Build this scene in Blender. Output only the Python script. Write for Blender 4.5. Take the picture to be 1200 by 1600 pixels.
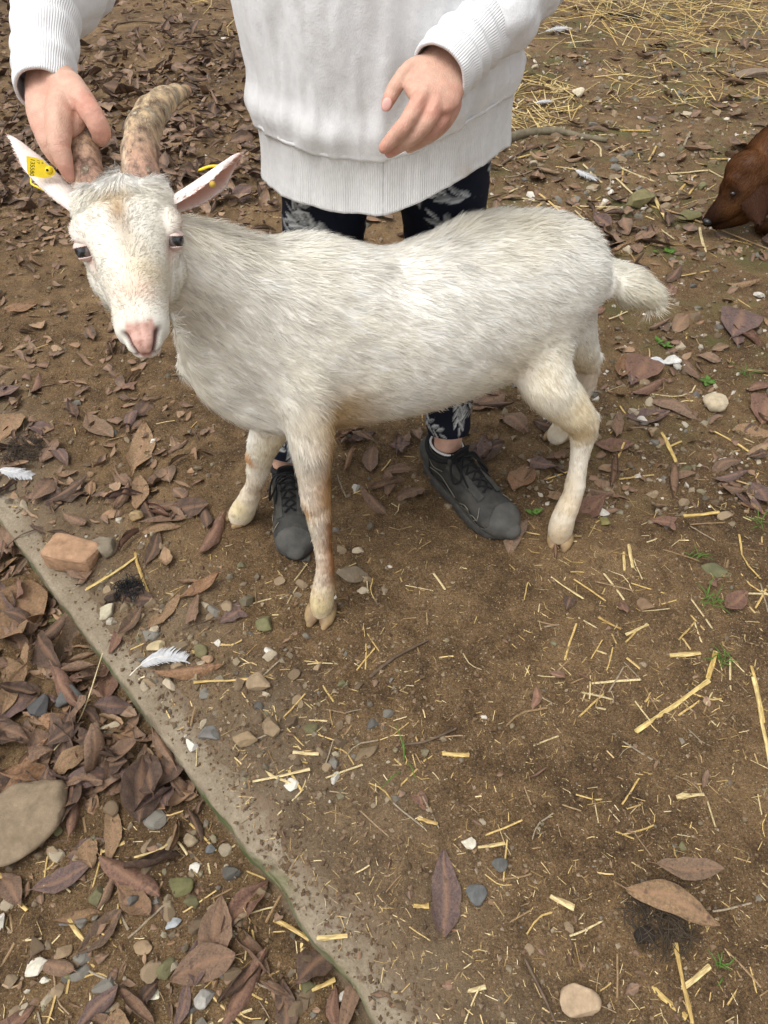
import bpy, bmesh, math, random
import numpy as np
from mathutils import Vector, Matrix, Euler

for o in list(bpy.data.objects): bpy.data.objects.remove(o)
scene = bpy.context.scene
COL = scene.collection
rng = np.random.default_rng(7)
random.seed(7)

# ------------------------------------------------------------------ camera
CAMZ = 1.2; PITCH = math.radians(47.0); FPX = 1150.0
cam_d = bpy.data.cameras.new('camera'); cam = bpy.data.objects.new('camera', cam_d); COL.objects.link(cam)
cam.location = (0, 0, CAMZ); cam.rotation_euler = (math.pi/2-PITCH, 0, 0)
cam_d.sensor_fit = 'VERTICAL'; cam_d.sensor_height = 36; cam_d.sensor_width = 27
cam_d.lens = FPX/1600*36; cam_d.clip_start = 0.02; cam_d.clip_end = 500
scene.camera = cam
scene.render.resolution_x = 768; scene.render.resolution_y = 1024

# ------------------------------------------------------------------ sky, sun, exposure (overcast)
SUN_EL = math.radians(66); SUN_AZ = math.radians(-125)      # azimuth from +Y towards +X: behind and left of the camera
w = bpy.data.worlds.new('World'); scene.world = w; w.use_nodes = True
nt = w.node_tree; nt.nodes.clear()
sky = nt.nodes.new('ShaderNodeTexSky'); sky.sky_type = 'NISHITA'; sky.sun_disc = False
sky.sun_elevation = SUN_EL; sky.sun_rotation = SUN_AZ; sky.dust_density = 4.0; sky.air_density = 1.0; sky.ozone_density = 1.0
hs = nt.nodes.new('ShaderNodeHueSaturation'); hs.inputs['Saturation'].default_value = 0.10
bg = nt.nodes.new('ShaderNodeBackground'); bg.inputs['Strength'].default_value = 0.15
wo = nt.nodes.new('ShaderNodeOutputWorld')
nt.links.new(sky.outputs[0], hs.inputs['Color']); nt.links.new(hs.outputs[0], bg.inputs['Color']); nt.links.new(bg.outputs[0], wo.inputs['Surface'])
sd = bpy.data.lights.new('sun', 'SUN'); sd.energy = 0.8; sd.angle = math.radians(35); sd.color = (1, .97, .92)
sun = bpy.data.objects.new('sun', sd); COL.objects.link(sun)
sv = Vector((math.sin(SUN_AZ)*math.cos(SUN_EL), math.cos(SUN_AZ)*math.cos(SUN_EL), math.sin(SUN_EL)))
sun.rotation_euler = sv.to_track_quat('Z', 'Y').to_euler(); sun.location = (0, 0, 6)
vs = scene.view_settings; vs.view_transform = 'Standard'; vs.look = 'None'; vs.exposure = 0.70; vs.gamma = 1; vs.use_curve_mapping = False
scene.render.engine = 'CYCLES'
scene.cycles.max_bounces = 6; scene.cycles.diffuse_bounces = 4; scene.cycles.glossy_bounces = 2

# ------------------------------------------------------------------ pixel helpers (photo pixels 1200x1600 -> points)
cP, sP = math.cos(PITCH), math.sin(PITCH)
A = np.array
def ray(px, py):
    x = (px-600)/FPX; y = (800-py)/FPX
    return A([x, cP+y*sP, -sP+y*cP])
def PT(px, py, t): return A([0, 0, CAMZ])+ray(px, py)*t          # t: depth along the optical axis
def PY(px, py, Y):
    r = ray(px, py); return A([0, 0, CAMZ])+r*(Y/r[1])
def G(px, py, z=0.0):
    r = ray(px, py); return A([0, 0, CAMZ])+r*((z-CAMZ)/r[2])
def depth(p): return p[1]*cP-(p[2]-CAMZ)*sP
def unit(v): v = np.asarray(v, float); return v/(np.linalg.norm(v)+1e-12)
def sm(a, b, x):
    t = np.clip((x-a)/(b-a), 0, 1); return t*t*(3-2*t)

# ------------------------------------------------------------------ noise
def _h(i, j, k, s):
    n = (i.astype(np.int64)*374761393+j.astype(np.int64)*668265263+k.astype(np.int64)*2147483647+s*974634533) & 0xffffffff
    n = ((n ^ (n >> 13))*1274126177) & 0xffffffff
    return ((n ^ (n >> 16)) & 0xffffff)/float(0x7fffff)-1.0
def vn(p, s=0):
    p = np.asarray(p, float)
    if p.shape[1] == 2: p = np.c_[p, np.zeros(len(p))]
    f = np.floor(p); i = f.astype(np.int64); d = p-f; d = d*d*(3-2*d)
    r = 0
    for a in (0, 1):
        for b in (0, 1):
            for c in (0, 1):
                wt = (d[:, 0] if a else 1-d[:, 0])*(d[:, 1] if b else 1-d[:, 1])*(d[:, 2] if c else 1-d[:, 2])
                r = r+wt*_h(i[:, 0]+a, i[:, 1]+b, i[:, 2]+c, s)
    return r
def fbm(p, o=4, s=0):
    r = 0; a = 1.0; p = np.asarray(p, float); t = 0
    for k in range(o):
        r = r+a*vn(p*(2.03**k)+k*7.3, s+k); t += a; a *= .5
    return r/t

# ------------------------------------------------------------------ mesh helpers
def mesh_np(name, V, F, col=None, smooth=True, attr='Col'):
    """F: list of int arrays, each (n,3) or (n,4)"""
    if isinstance(F, np.ndarray): F = [F]
    F = [np.asarray(f, np.int32) for f in F if len(f)]
    me = bpy.data.meshes.new(name)
    V = np.asarray(V, np.float32); me.vertices.add(len(V)); me.vertices.foreach_set('co', V.ravel())
    loops = np.concatenate([f.ravel() for f in F]); tot = np.concatenate([np.full(len(f), f.shape[1], np.int32) for f in F])
    st = np.concatenate([[0], np.cumsum(tot)[:-1]]).astype(np.int32)
    me.loops.add(len(loops)); me.loops.foreach_set('vertex_index', loops)
    me.polygons.add(len(tot)); me.polygons.foreach_set('loop_start', st); me.polygons.foreach_set('loop_total', tot)
    me.polygons.foreach_set('use_smooth', np.full(len(tot), smooth, bool))
    me.update(calc_edges=True); me.validate()
    if col is not None: setcol(me, col, attr)
    return me
def setcol(me, col, attr='Col'):
    col = np.asarray(col, np.float32)
    if col.shape[1] == 3: col = np.c_[col, np.ones(len(col), np.float32)]
    a = me.color_attributes.new(attr, 'FLOAT_COLOR', 'POINT'); a.data.foreach_set('color', col.astype(np.float32).ravel())
def obj(name, me, mat=None, parent=None):
    o = bpy.data.objects.new(name, me); COL.objects.link(o)
    if mat is not None:
        me.materials.clear(); me.materials.append(mat)
    if parent is not None: o.parent = parent
    return o
def tag(o, label=None, cat=None, group=None, kind=None):
    if label: o['label'] = label
    if cat: o['category'] = cat
    if group: o['group'] = group
    if kind: o['kind'] = kind
    return o
def empty(name, loc=(0, 0, 0)):
    o = bpy.data.objects.new(name, None); COL.objects.link(o); o.location = loc; o.empty_display_size = .05; return o
def child(name, V, F, mat, root, col=None, smooth=True):
    """mesh given in world coordinates, stored relative to the root's location"""
    off = A(root_world(root)); me = mesh_np(name, np.asarray(V)-off, F, col, smooth)
    o = obj(name, me, mat, root); return o
def root_world(o):
    l = A(o.location)
    while o.parent is not None: o = o.parent; l = l+A(o.location)
    return l
def merge(parts):
    V = []; F = []; n = 0
    for v, f in parts:
        v = np.asarray(v); V.append(v)
        for g in (f if isinstance(f, list) else [f]): F.append(np.asarray(g)+n)
        n += len(v)
    return np.concatenate(V), F
def cr(pts, n):
    """Catmull-Rom through rows of pts, n samples"""
    P = np.asarray(pts, float); m = len(P)
    d = np.r_[0, np.cumsum(np.linalg.norm(np.diff(P[:, :3], axis=0), axis=1)+1e-6)]
    T = np.linspace(0, d[-1], n); out = np.zeros((n, P.shape[1]))
    tan = np.zeros_like(P)
    for k in range(m):
        a, b = max(k-1, 0), min(k+1, m-1); tan[k] = (P[b]-P[a])/(d[b]-d[a])
    idx = np.clip(np.searchsorted(d, T, 'right')-1, 0, m-2)
    h = (d[idx+1]-d[idx]); s = ((T-d[idx])/h)[:, None]; h = h[:, None]
    return ((2*s**3-3*s**2+1)*P[idx]+(s**3-2*s**2+s)*h*tan[idx]+(-2*s**3+3*s**2)*P[idx+1]+(s**3-s**2)*h*tan[idx+1])
def tube(pts, rad, side=None, n=None, seg=20, cap=True, round_=True):
    """pts (k,3); rad (k,) or (k,2): radius along 'side' and across it"""
    pts = np.asarray(pts, float); rad = np.asarray(rad, float)
    if rad.ndim == 1: rad = np.c_[rad, rad]
    if n is None: n = max(6, len(pts)*5)
    Q = cr(np.c_[pts, rad], n); C = Q[:, :3]; R = np.maximum(Q[:, 3:5], 1e-4)
    T = np.gradient(C, axis=0); T /= np.linalg.norm(T, axis=1)[:, None]+1e-12
    s0 = A(side if side is not None else ([1, 0, 0] if abs(T[0][0]) < .8 else [0, 1, 0]), float)
    S = []; prev = s0
    for k in range(n):
        base = s0 if side is not None else prev
        v = base-T[k]*np.dot(base, T[k])
        if np.linalg.norm(v) < 1e-4: v = prev-T[k]*np.dot(prev, T[k])
        v = unit(v); S.append(v); prev = v
    S = A(S); B = np.cross(T, S)
    if cap and round_:     # hemispherical ends
        def endc(i, sg):
            cs = []; 
            for a in (30, 55, 75, 88):
                a = math.radians(a); r = R[i].mean()
                cs.append((C[i]+sg*T[i]*r*math.sin(a), R[i]*math.cos(a), S[i], B[i]))
            return cs
        e0 = endc(0, -1)[::-1]; e1 = endc(n-1, 1)
        C = np.r_[[c[0] for c in e0], C, [c[0] for c in e1]]; R = np.r_[[c[1] for c in e0], R, [c[1] for c in e1]]
        S = np.r_[[c[2] for c in e0], S, [c[2] for c in e1]]; B = np.r_[[c[3] for c in e0], B, [c[3] for c in e1]]
        n = len(C)
    ang = np.linspace(0, 2*math.pi, seg, endpoint=False)
    V = (C[:, None]+np.cos(ang)[None, :, None]*(S*R[:, :1])[:, None]+np.sin(ang)[None, :, None]*(B*R[:, 1:])[:, None]).reshape(-1, 3)
    i = np.arange(n-1)[:, None]*seg; j = np.arange(seg)[None]; j2 = (j+1) % seg
    F = [np.stack([i+j, i+j2, i+seg+j2, i+seg+j], -1).reshape(-1, 4)]
    if cap:
        V = np.r_[V, [C[0], C[-1]]]; m = n*seg; jj = np.arange(seg); k = (jj+1) % seg
        F.append(np.c_[k, jj, np.full(seg, m)]); F.append(np.c_[(n-1)*seg+jj, (n-1)*seg+k, np.full(seg, m+1)])
    return V, F
def tpx(rows, ratio=1.0, side=None, **k):
    """rows: (px, py, Y, radius_px) traced limbs; radius turned into metres at that depth"""
    P = A([PY(r[0], r[1], r[2]) for r in rows]); R = A([r[3]*depth(p)/FPX for r, p in zip(rows, P)])
    return tube(P, np.c_[R, R*ratio], side, **k)
def ttx(rows, ratio=1.0, side=None, **k):
    P = A([PT(r[0], r[1], r[2]) for r in rows]); R = A([r[3]*r[2]/FPX for r in rows])
    return tube(P, np.c_[R, R*ratio], side, **k)
def ico(sub=2):
    bm = bmesh.new(); bmesh.ops.create_icosphere(bm, subdivisions=sub, radius=1)
    V = A([v.co[:] for v in bm.verts]); F = A([[v.index for v in f.verts] for f in bm.faces]); bm.free(); return V, F
def ball(c, r, sub=3, ax=None):
    V, F = ico(sub); r = np.broadcast_to(A(r, float), (3,)); V = V*r
    if ax is not None: V = V@np.asarray(ax)
    return V+A(c), F
def remesh(parts, vox, it=6, fac=.5):
    V, F = merge(parts); me = mesh_np('tmp', V, F)
    o = obj('tmp', me); m = o.modifiers.new('r', 'REMESH'); m.mode = 'VOXEL'; m.voxel_size = vox; m.adaptivity = 0
    if it:
        s = o.modifiers.new('s', 'SMOOTH'); s.iterations = it; s.factor = fac
    dg = bpy.context.evaluated_depsgraph_get(); dg.update(); e = o.evaluated_get(dg).to_mesh()
    V = np.zeros(len(e.vertices)*3, np.float32); e.vertices.foreach_get('co', V); V = V.reshape(-1, 3).astype(float)
    L = np.zeros(len(e.loops), np.int32); e.loops.foreach_get('vertex_index', L)
    tot = np.zeros(len(e.polygons), np.int32); e.polygons.foreach_get('loop_total', tot)
    st = np.zeros(len(e.polygons), np.int32); e.polygons.foreach_get('loop_start', st)
    q = st[tot == 4]; F = [L[q[:, None]+np.arange(4)]]
    t3 = st[tot == 3]
    if len(t3): F.append(L[t3[:, None]+np.arange(3)])
    o.evaluated_get(dg).to_mesh_clear(); bpy.data.objects.remove(o); bpy.data.meshes.remove(me)
    return V, F
def tris_of(F):
    out = []
    for f in (F if isinstance(F, list) else [F]):
        f = np.asarray(f)
        if f.shape[1] == 4: out += [f[:, [0, 1, 2]], f[:, [0, 2, 3]]]
        else: out.append(f)
    return np.concatenate(out)
def vnormals(V, F):
    T = tris_of(F); n = np.cross(V[T[:, 1]]-V[T[:, 0]], V[T[:, 2]]-V[T[:, 0]])
    N = np.zeros_like(V)
    for k in range(3): np.add.at(N, T[:, k], n)
    return N/(np.linalg.norm(N, axis=1)[:, None]+1e-12)
def segdist(p, a, b):
    ab = b-a; t = np.clip(((p-a)@ab)/(ab@ab+1e-12), 0, 1); return np.linalg.norm(p-(a+t[:, None]*ab), axis=1)

# ------------------------------------------------------------------ materials
def mat_new(name):
    m = bpy.data.materials.new(name); m.use_nodes = True; n = m.node_tree.nodes; b = n['Principled BSDF']; return m, n, m.node_tree.links, b
def N_(n, typ, **k):
    x = n.new(typ)
    for a, b in k.items():
        if a in x.inputs: x.inputs[a].default_value = b
        else: setattr(x, a, b)
    return x
def ramp(n, stops, interp='LINEAR'):
    r = n.new('ShaderNodeValToRGB'); r.color_ramp.interpolation = interp; e = r.color_ramp.elements
    while len(e) > 1: e.remove(e[-1])
    e[0].position = stops[0][0]; e[0].color = (*stops[0][1], 1)
    for p, c in stops[1:]:
        q = e.new(p); q.color = (*c, 1)
    return r
def mixc(n, l, fac, a, b, mode='MIX'):
    m = n.new('ShaderNodeMix'); m.data_type = 'RGBA'; m.blend_type = mode
    for s, v in ((m.inputs['Factor'], fac), (m.inputs['A'], a), (m.inputs['B'], b)):
        if hasattr(v, 'is_linked') or hasattr(v, 'links'): l.new(v, s)
        elif isinstance(v, tuple): s.default_value = (*v, 1) if len(v) == 3 else v
        else: s.default_value = v
    return m.outputs['Result']
def mathn(n, l, op, a, b=None):
    m = n.new('ShaderNodeMath'); m.operation = op
    for i, v in enumerate((a, b)):
        if v is None: continue
        if hasattr(v, 'links'): l.new(v, m.inputs[i])
        else: m.inputs[i].default_value = v
    return m.outputs[0]
def noise(n, l, scale, detail=6, rough=.6, vec=None):
    x = N_(n, 'ShaderNodeTexNoise', Scale=scale, Detail=detail, Roughness=rough)
    if vec is not None: l.new(vec, x.inputs['Vector'])
    return x.outputs['Fac']
def bump(n, l, b, h, strength=.5, dist=.002):
    x = N_(n, 'ShaderNodeBump', Strength=strength, Distance=dist); l.new(h, x.inputs['Height']); l.new(x.outputs[0], b.inputs['Normal']); return x
def objco(n): return n.new('ShaderNodeTexCoord').outputs['Object']
def mat_vcol(name, rough=.7, mott=.15, scale=60, bmp=.3, bscale=300, spec=.3, dist=.001):
    m, n, l, b = mat_new(name); at = N_(n, 'ShaderNodeAttribute', attribute_name='Col'); co = objco(n)
    f = noise(n, l, scale, 5, .6, co); r = ramp(n, [(.25, (1-mott,)*3), (.75, (1+mott,)*3)]); l.new(f, r.inputs[0])
    c = mixc(n, l, 1.0, at.outputs['Color'], r.outputs[0], 'MULTIPLY'); l.new(c, b.inputs['Base Color'])
    b.inputs['Roughness'].default_value = rough; b.inputs['Specular IOR Level'].default_value = spec
    if bmp: bump(n, l, b, noise(n, l, bscale, 4, .6, co), bmp, dist)
    return m
def mat_plain(name, colr, rough=.6, mott=.2, scale=80, bmp=.3, bscale=400, spec=.3, dist=.001):
    m, n, l, b = mat_new(name); co = objco(n)
    f = noise(n, l, scale, 5, .6, co); r = ramp(n, [(.25, tuple(c*(1-mott) for c in colr)), (.75, tuple(min(1, c*(1+mott)) for c in colr))]); l.new(f, r.inputs[0])
    l.new(r.outputs[0], b.inputs['Base Color']); b.inputs['Roughness'].default_value = rough; b.inputs['Specular IOR Level'].default_value = spec
    if bmp: bump(n, l, b, noise(n, l, bscale, 4, .6, co), bmp, dist)
    return m

# ================================================================== GROUND
L0 = G(0, 812)[:2]; L1 = G(588, 1600)[:2]
EDIR = unit(L1-L0); ENOR = A([-EDIR[1], EDIR[0]])
if (G(900, 1000)[:2]-L0)@ENOR < 0: ENOR = -ENOR
def sdist(xy): return (np.asarray(xy)-L0)@ENOR
def height(xy):
    xy = np.atleast_2d(np.asarray(xy, float)); s = sdist(xy)
    up = .009+.010*fbm(xy*2.2, 3, 11)+.007*fbm(xy*9, 3, 12)+.0065*fbm(xy*34, 3, 13)+.0042*fbm(xy*95, 2, 14)
    up = up+.05*sm(1.6, 4.5, xy[:, 1])*fbm(xy*.9, 2, 15)
    cov = sm(.025, .095, s+.040*fbm(xy*7, 3, 16)+.012*fbm(xy*40, 2, 17))
    up = -.013*(1-cov)+up*cov
    lo = -.065+.014*fbm(xy*4, 3, 18)+.008*fbm(xy*16, 3, 19)+.008*fbm(xy*50, 3, 20)
    k = sm(.003, .03, s)
    return lo*(1-k)+up*k
def h1(p): return float(height([[p[0], p[1]]])[0])

def axis_lines(lo, hi, c0, c1, d, g):
    mid = list(np.arange(c0, c1+d/2, d)); a = []; x = c1; s = d
    while x < hi: s *= g; x += s; a.append(x)
    b = []; x = c0; s = d
    while x > lo: s *= g; x -= s; b.append(x)
    return np.array(b[::-1]+mid+a)
gx = axis_lines(-60, 60, -.76, .76, .0062, 1.036); gy = axis_lines(-20, 90, .2, 1.65, .0062, 1.024); gy = np.r_[-20, -8, -3, -1, -.4, -.15, -.03, .06, .12, .16, gy[gy >= .195]]
XX, YY = np.meshgrid(gx, gy); xy = np.c_[XX.ravel(), YY.ravel()]
zz = height(xy); nx = len(gx); ny = len(gy)
i = np.arange(ny-1)[:, None]*nx; j = np.arange(nx-1)[None]
gF = np.stack([i+j, i+j+1, i+nx+j+1, i+nx+j], -1).reshape(-1, 4)
# soil material
m, n, l, b = mat_new('soil'); co = objco(n)
big = noise(n, l, 3.2, 5, .6, co); mid = noise(n, l, 22, 6, .65, co); fine = noise(n, l, 190, 5, .7, co); grit = noise(n, l, 700, 3, .6, co)
r1 = ramp(n, [(.36, (.042, .025, .0125)), (.45, (.122, .074, .035)), (.53, (.202, .127, .062)), (.62, (.282, .186, .095)), (.72, (.38, .27, .16))]); 
sumf = mathn(n, l, 'ADD', mathn(n, l, 'MULTIPLY', big, .36), mathn(n, l, 'ADD', mathn(n, l, 'MULTIPLY', mid, .32), mathn(n, l, 'MULTIPLY', fine, .36)))
l.new(mathn(n, l, 'SUBTRACT', sumf, .03), r1.inputs[0])
vor = N_(n, 'ShaderNodeTexVoronoi', Scale=260.0); l.new(co, vor.inputs['Vector'])
rs = ramp(n, [(0, (0, 0, 0)), (.68, (0, 0, 0)), (.80, (1, 1, 1))]); l.new(vor.outputs['Color'], rs.inputs[0])
near = ramp(n, [(.22, (1, 1, 1)), (.34, (0, 0, 0))]); l.new(vor.outputs['Distance'], near.inputs[0])
speck = mixc(n, l, 1.0, rs.outputs[0], near.outputs[0], 'MULTIPLY')
g2 = noise(n, l, 430, 4, .7, co); rg = ramp(n, [(.34, (.45, .43, .40)), (.50, (1, 1, 1)), (.66, (1.5, 1.48, 1.42))]); l.new(g2, rg.inputs[0])
c = mixc(n, l, 1.0, r1.outputs[0], rg.outputs[0], 'MULTIPLY')
c = mixc(n, l, speck, c, (.38, .31, .21))
# moss and algae film, in patches
mo = noise(n, l, 5.5, 6, .65, co); rm = ramp(n, [(.50, (0, 0, 0)), (.64, (.7, .7, .7))]); l.new(mo, rm.inputs[0])
sx = n.new('ShaderNodeSeparateXYZ'); l.new(co, sx.inputs[0])
far = ramp(n, [(0, (0, 0, 0)), (1, (1, 1, 1))])
mr = N_(n, 'ShaderNodeMapRange'); l.new(sx.outputs['Y'], mr.inputs['Value']); mr.inputs['From Min'].default_value = 1.0; mr.inputs['From Max'].default_value = 1.7
mx = N_(n, 'ShaderNodeMapRange'); l.new(sx.outputs['X'], mx.inputs['Value']); mx.inputs['From Min'].default_value = .0; mx.inputs['From Max'].default_value = .5
mfac = mathn(n, l, 'MULTIPLY', mathn(n, l, 'MULTIPLY', mr.outputs[0], mx.outputs[0]), rm.outputs[0])
c = mixc(n, l, mfac, c, (.085, .095, .028))
l.new(c, b.inputs['Base Color']); b.inputs['Roughness'].default_value = .85; b.inputs['Specular IOR Level'].default_value = .25
hgt = mathn(n, l, 'ADD', mathn(n, l, 'MULTIPLY', mid, .8), mathn(n, l, 'ADD', mathn(n, l, 'MULTIPLY', fine, .6), mathn(n, l, 'MULTIPLY', grit, .3)))
bump(n, l, b, hgt, 1.0, .012)
du = N_(n, 'ShaderNodeAttribute', attribute_name='Dust'); c = mixc(n, l, mathn(n, l, 'MULTIPLY', du.outputs['Fac'], .75), c, (.235, .180, .120)); l.new(c, b.inputs['Base Color'])
M_SOIL = m
gs = sdist(xy); dust = np.clip(sm(.30, .06, gs+.10*fbm(xy*6, 3, 21))*(gs > 0)*(.75+.5*fbm(xy*25, 3, 22)), 0, 1)
gme = mesh_np('ground', np.c_[xy, zz], gF); setcol(gme, np.c_[dust, dust, dust], 'Dust')
ground = obj('ground', gme, M_SOIL); tag(ground, kind='structure')

# concrete slab edge
al = np.arange(-1.3, 1.9, .005)
prof = [(0, -.16), (0, -.12), (0, -.09), (0, -.07), (0, -.055), (0, -.042), (0, -.032), (0, -.024), (0, -.017), (.0005, -.011), (.0015, -.006), (.004, -.0025), (.008, -.0008), (.013, 0)]
prof += [(s, 0) for s in np.arange(.018, .16, .005)]+[(.2, -.002), (.26, -.01), (.34, -.03)]
prof = A(prof); na, npf = len(al), len(prof)
AL, PS = np.meshgrid(al, prof[:, 0], indexing='ij'); _, PZ = np.meshgrid(al, prof[:, 1], indexing='ij')
AL, PS, PZ = AL.ravel(), PS.ravel(), PZ.ravel()
k = np.c_[AL*1.0, PS, PZ]
edge = (np.abs(PS) < .02)
PS = PS+np.where(PS < .1, .0025*fbm(np.c_[AL*5, AL*0, PZ*10], 3, 31)+.004*fbm(k*45, 3, 32)*(PS < .03), 0)
chip = np.clip(fbm(np.c_[AL*11, AL*0], 2, 33)-.35, 0, 1)*edge
PZ = PZ+.0035*fbm(k*16, 3, 34)+.0016*fbm(k*90, 2, 35)-.022*chip*(PZ > -.03); PS = PS+.020*chip
sxy = L0+AL[:, None]*EDIR+PS[:, None]*ENOR
ii = np.arange(na-1)[:, None]*npf; jj = np.arange(npf-1)[None]
sF = np.stack([ii+jj, ii+jj+1, ii+npf+jj+1, ii+npf+jj], -1).reshape(-1, 4)
m, n, l, b = mat_new('concrete'); co = objco(n)
f1 = noise(n, l, 9, 6, .65, co); f2 = noise(n, l, 170, 5, .7, co)
r = ramp(n, [(.3, (.130, .098, .062)), (.5, (.225, .180, .122)), (.7, (.34, .29, .215))]); l.new(mathn(n, l, 'ADD', mathn(n, l, 'MULTIPLY', f1, .6), mathn(n, l, 'MULTIPLY', f2, .4)), r.inputs[0])
sx = n.new('ShaderNodeSeparateXYZ'); l.new(co, sx.inputs[0])
mz = N_(n, 'ShaderNodeMapRange'); l.new(sx.outputs['Z'], mz.inputs['Value']); mz.inputs['From Min'].default_value = -.007; mz.inputs['From Max'].default_value = -.018
rm = ramp(n, [(.35, (0, 0, 0)), (.62, (1, 1, 1))]); l.new(noise(n, l, 14, 5, .65, co), rm.inputs[0])
c = mixc(n, l, mathn(n, l, 'MULTIPLY', mz.outputs[0], rm.outputs[0]), r.outputs[0], (.075, .10, .022))
v = N_(n, 'ShaderNodeTexVoronoi', Scale=120.0); l.new(co, v.inputs['Vector'])
rv = ramp(n, [(0, (.55, .55, .55)), (.25, (1, 1, 1))]); l.new(v.outputs['Distance'], rv.inputs[0])
c = mixc(n, l, .5, c, rv.outputs[0], 'MULTIPLY')
du = N_(n, 'ShaderNodeAttribute', attribute_name='Dust'); rd_ = ramp(n, [(.42, (0, 0, 0)), (.60, (1, 1, 1))]); l.new(mathn(n, l, 'ADD', mathn(n, l, 'MULTIPLY', du.outputs['Fac'], .45), mathn(n, l, 'MULTIPLY', noise(n, l, 30, 6, .7, co), .6)), rd_.inputs[0])
c = mixc(n, l, rd_.outputs[0], c, (.150, .105, .064))
l.new(c, b.inputs['Base Color']); b.inputs['Roughness'].default_value = .9
bump(n, l, b, mathn(n, l, 'ADD', f2, mathn(n, l, 'MULTIPLY', v.outputs['Distance'], .5)), .8, .003)
sme = mesh_np('pavement_slab', np.c_[sxy, PZ], sF); dd = sm(.0, .10, PS); setcol(sme, np.c_[dd, dd, dd], 'Dust')
slab = obj('pavement_slab', sme, m); tag(slab, kind='structure')
SLABTOP = lambda p: (sdist(np.asarray(p)[:2]) > 0) and (sdist(np.asarray(p)[:2]) < .12)
def hs_(p):     # resting height: soil or slab top
    z = h1(p); s = float(sdist(np.asarray(p)[:2]))
    return max(z, 0.0) if 0 < s < .13 else z
def rest_heights(xy):
    z = height(xy); s = sdist(xy); return np.where((s > 0) & (s < .13), np.maximum(z, 0.0), z)

# ================================================================== LITTER MATERIALS
def rnd_node(n, l):
    oi = n.new('ShaderNodeObjectInfo'); g = n.new('ShaderNodeNewGeometry')
    return mathn(n, l, 'FRACT', mathn(n, l, 'ADD', oi.outputs['Random'], mathn(n, l, 'MULTIPLY', g.outputs['Random Per Island'], 3.7)))
def leaf_mat(name, stops):
    m, n, l, b = mat_new(name); co = objco(n); r = ramp(n, stops); l.new(rnd_node(n, l), r.inputs[0])
    at = N_(n, 'ShaderNodeAttribute', attribute_name='Col'); sp = n.new('ShaderNodeSeparateColor'); l.new(at.outputs['Color'], sp.inputs[0])
    f = noise(n, l, 26, 6, .7, co); rf = ramp(n, [(.3, (.50, .48, .47)), (.5, (1, 1, 1)), (.70, (1.6, 1.5, 1.42))]); l.new(f, rf.inputs[0])
    c = mixc(n, l, 1.0, r.outputs[0], rf.outputs[0], 'MULTIPLY')
    c = mixc(n, l, mathn(n, l, 'MULTIPLY', sp.outputs[0], .55), c, (.30, .17, .10))
    wv = N_(n, 'ShaderNodeTexNoise', Scale=9, Detail=4); l.new(co, wv.inputs['Vector'])
    rb = ramp(n, [(.62, (0, 0, 0)), (.70, (.6, .6, .6))]); l.new(wv.outputs['Fac'], rb.inputs[0])
    c = mixc(n, l, rb.outputs[0], c, (.055, .034, .026))
    l.new(c, b.inputs['Base Color']); b.inputs['Roughness'].default_value = .62; b.inputs['Specular IOR Level'].default_value = .35
    v = N_(n, 'ShaderNodeTexVoronoi', Scale=45.0, feature='DISTANCE_TO_EDGE'); l.new(co, v.inputs['Vector'])
    rv = ramp(n, [(0, (0, 0, 0)), (.12, (1, 1, 1))]); l.new(v.outputs['Distance'], rv.inputs[0])
    bump(n, l, b, mathn(n, l, 'ADD', mathn(n, l, 'MULTIPLY', rv.outputs[0], .5), mathn(n, l, 'ADD', sp.outputs[0], f)), .5, .004)
    return m
BR = [(.070, .044, .028), (.112, .074, .047), (.155, .101, .060), (.195, .130, .078), (.130, .085, .061), (.200, .120, .060), (.28, .200, .122)]
M_LEAF = leaf_mat('dry_leaf', [(0, BR[0]), (.25, BR[1]), (.42, BR[2]), (.58, BR[3]), (.74, BR[4]), (.87, BR[5]), (1, BR[6])])
M_LEAFD = leaf_mat('dark_leaf', [(0, (.050, .032, .023)), (.3, (.090, .058, .040)), (.6, (.135, .088, .058)), (.85, (.175, .118, .078)), (1, (.24, .165, .11))])
M_LEAFP = leaf_mat('purple_leaf', [(0, (.112, .074, .065)), (1, (.128, .084, .072))])
M_LEAFT = leaf_mat('tan_leaf', [(0, (.22, .140, .075)), (1, (.25, .16, .085))])
M_LEAFO = leaf_mat('orange_leaf', [(0, (.215, .118, .060)), (1, (.24, .135, .070))])
M_LEAFR = leaf_mat('russet_leaf', [(0, (.150, .082, .056)), (1, (.168, .092, .062))])
M_LEAFG = leaf_mat('green_leaf', [(0, (.075, .085, .025)), (1, (.09, .10, .03))])
def stone_mat(name, stops, moss=.25):
    m, n, l, b = mat_new(name); co = objco(n); r = ramp(n, stops); l.new(rnd_node(n, l), r.inputs[0])
    f = noise(n, l, 45, 6, .7, co); rf = ramp(n, [(.3, (.66, .64, .60)), (.7, (1.25, 1.22, 1.18))]); l.new(f, rf.inputs[0])
    c = mixc(n, l, 1.0, r.outputs[0], rf.outputs[0], 'MULTIPLY')
    rm = ramp(n, [(.56, (0, 0, 0)), (.70, (moss,)*3)]); l.new(noise(n, l, 17, 5, .6, co), rm.inputs[0])
    c = mixc(n, l, rm.outputs[0], c, (.10, .075, .035))
    l.new(c, b.inputs['Base Color']); b.inputs['Roughness'].default_value = .8; b.inputs['Specular IOR Level'].default_value = .3
    bump(n, l, b, noise(n, l, 260, 5, .7, co), .5, .002); return m
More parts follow.
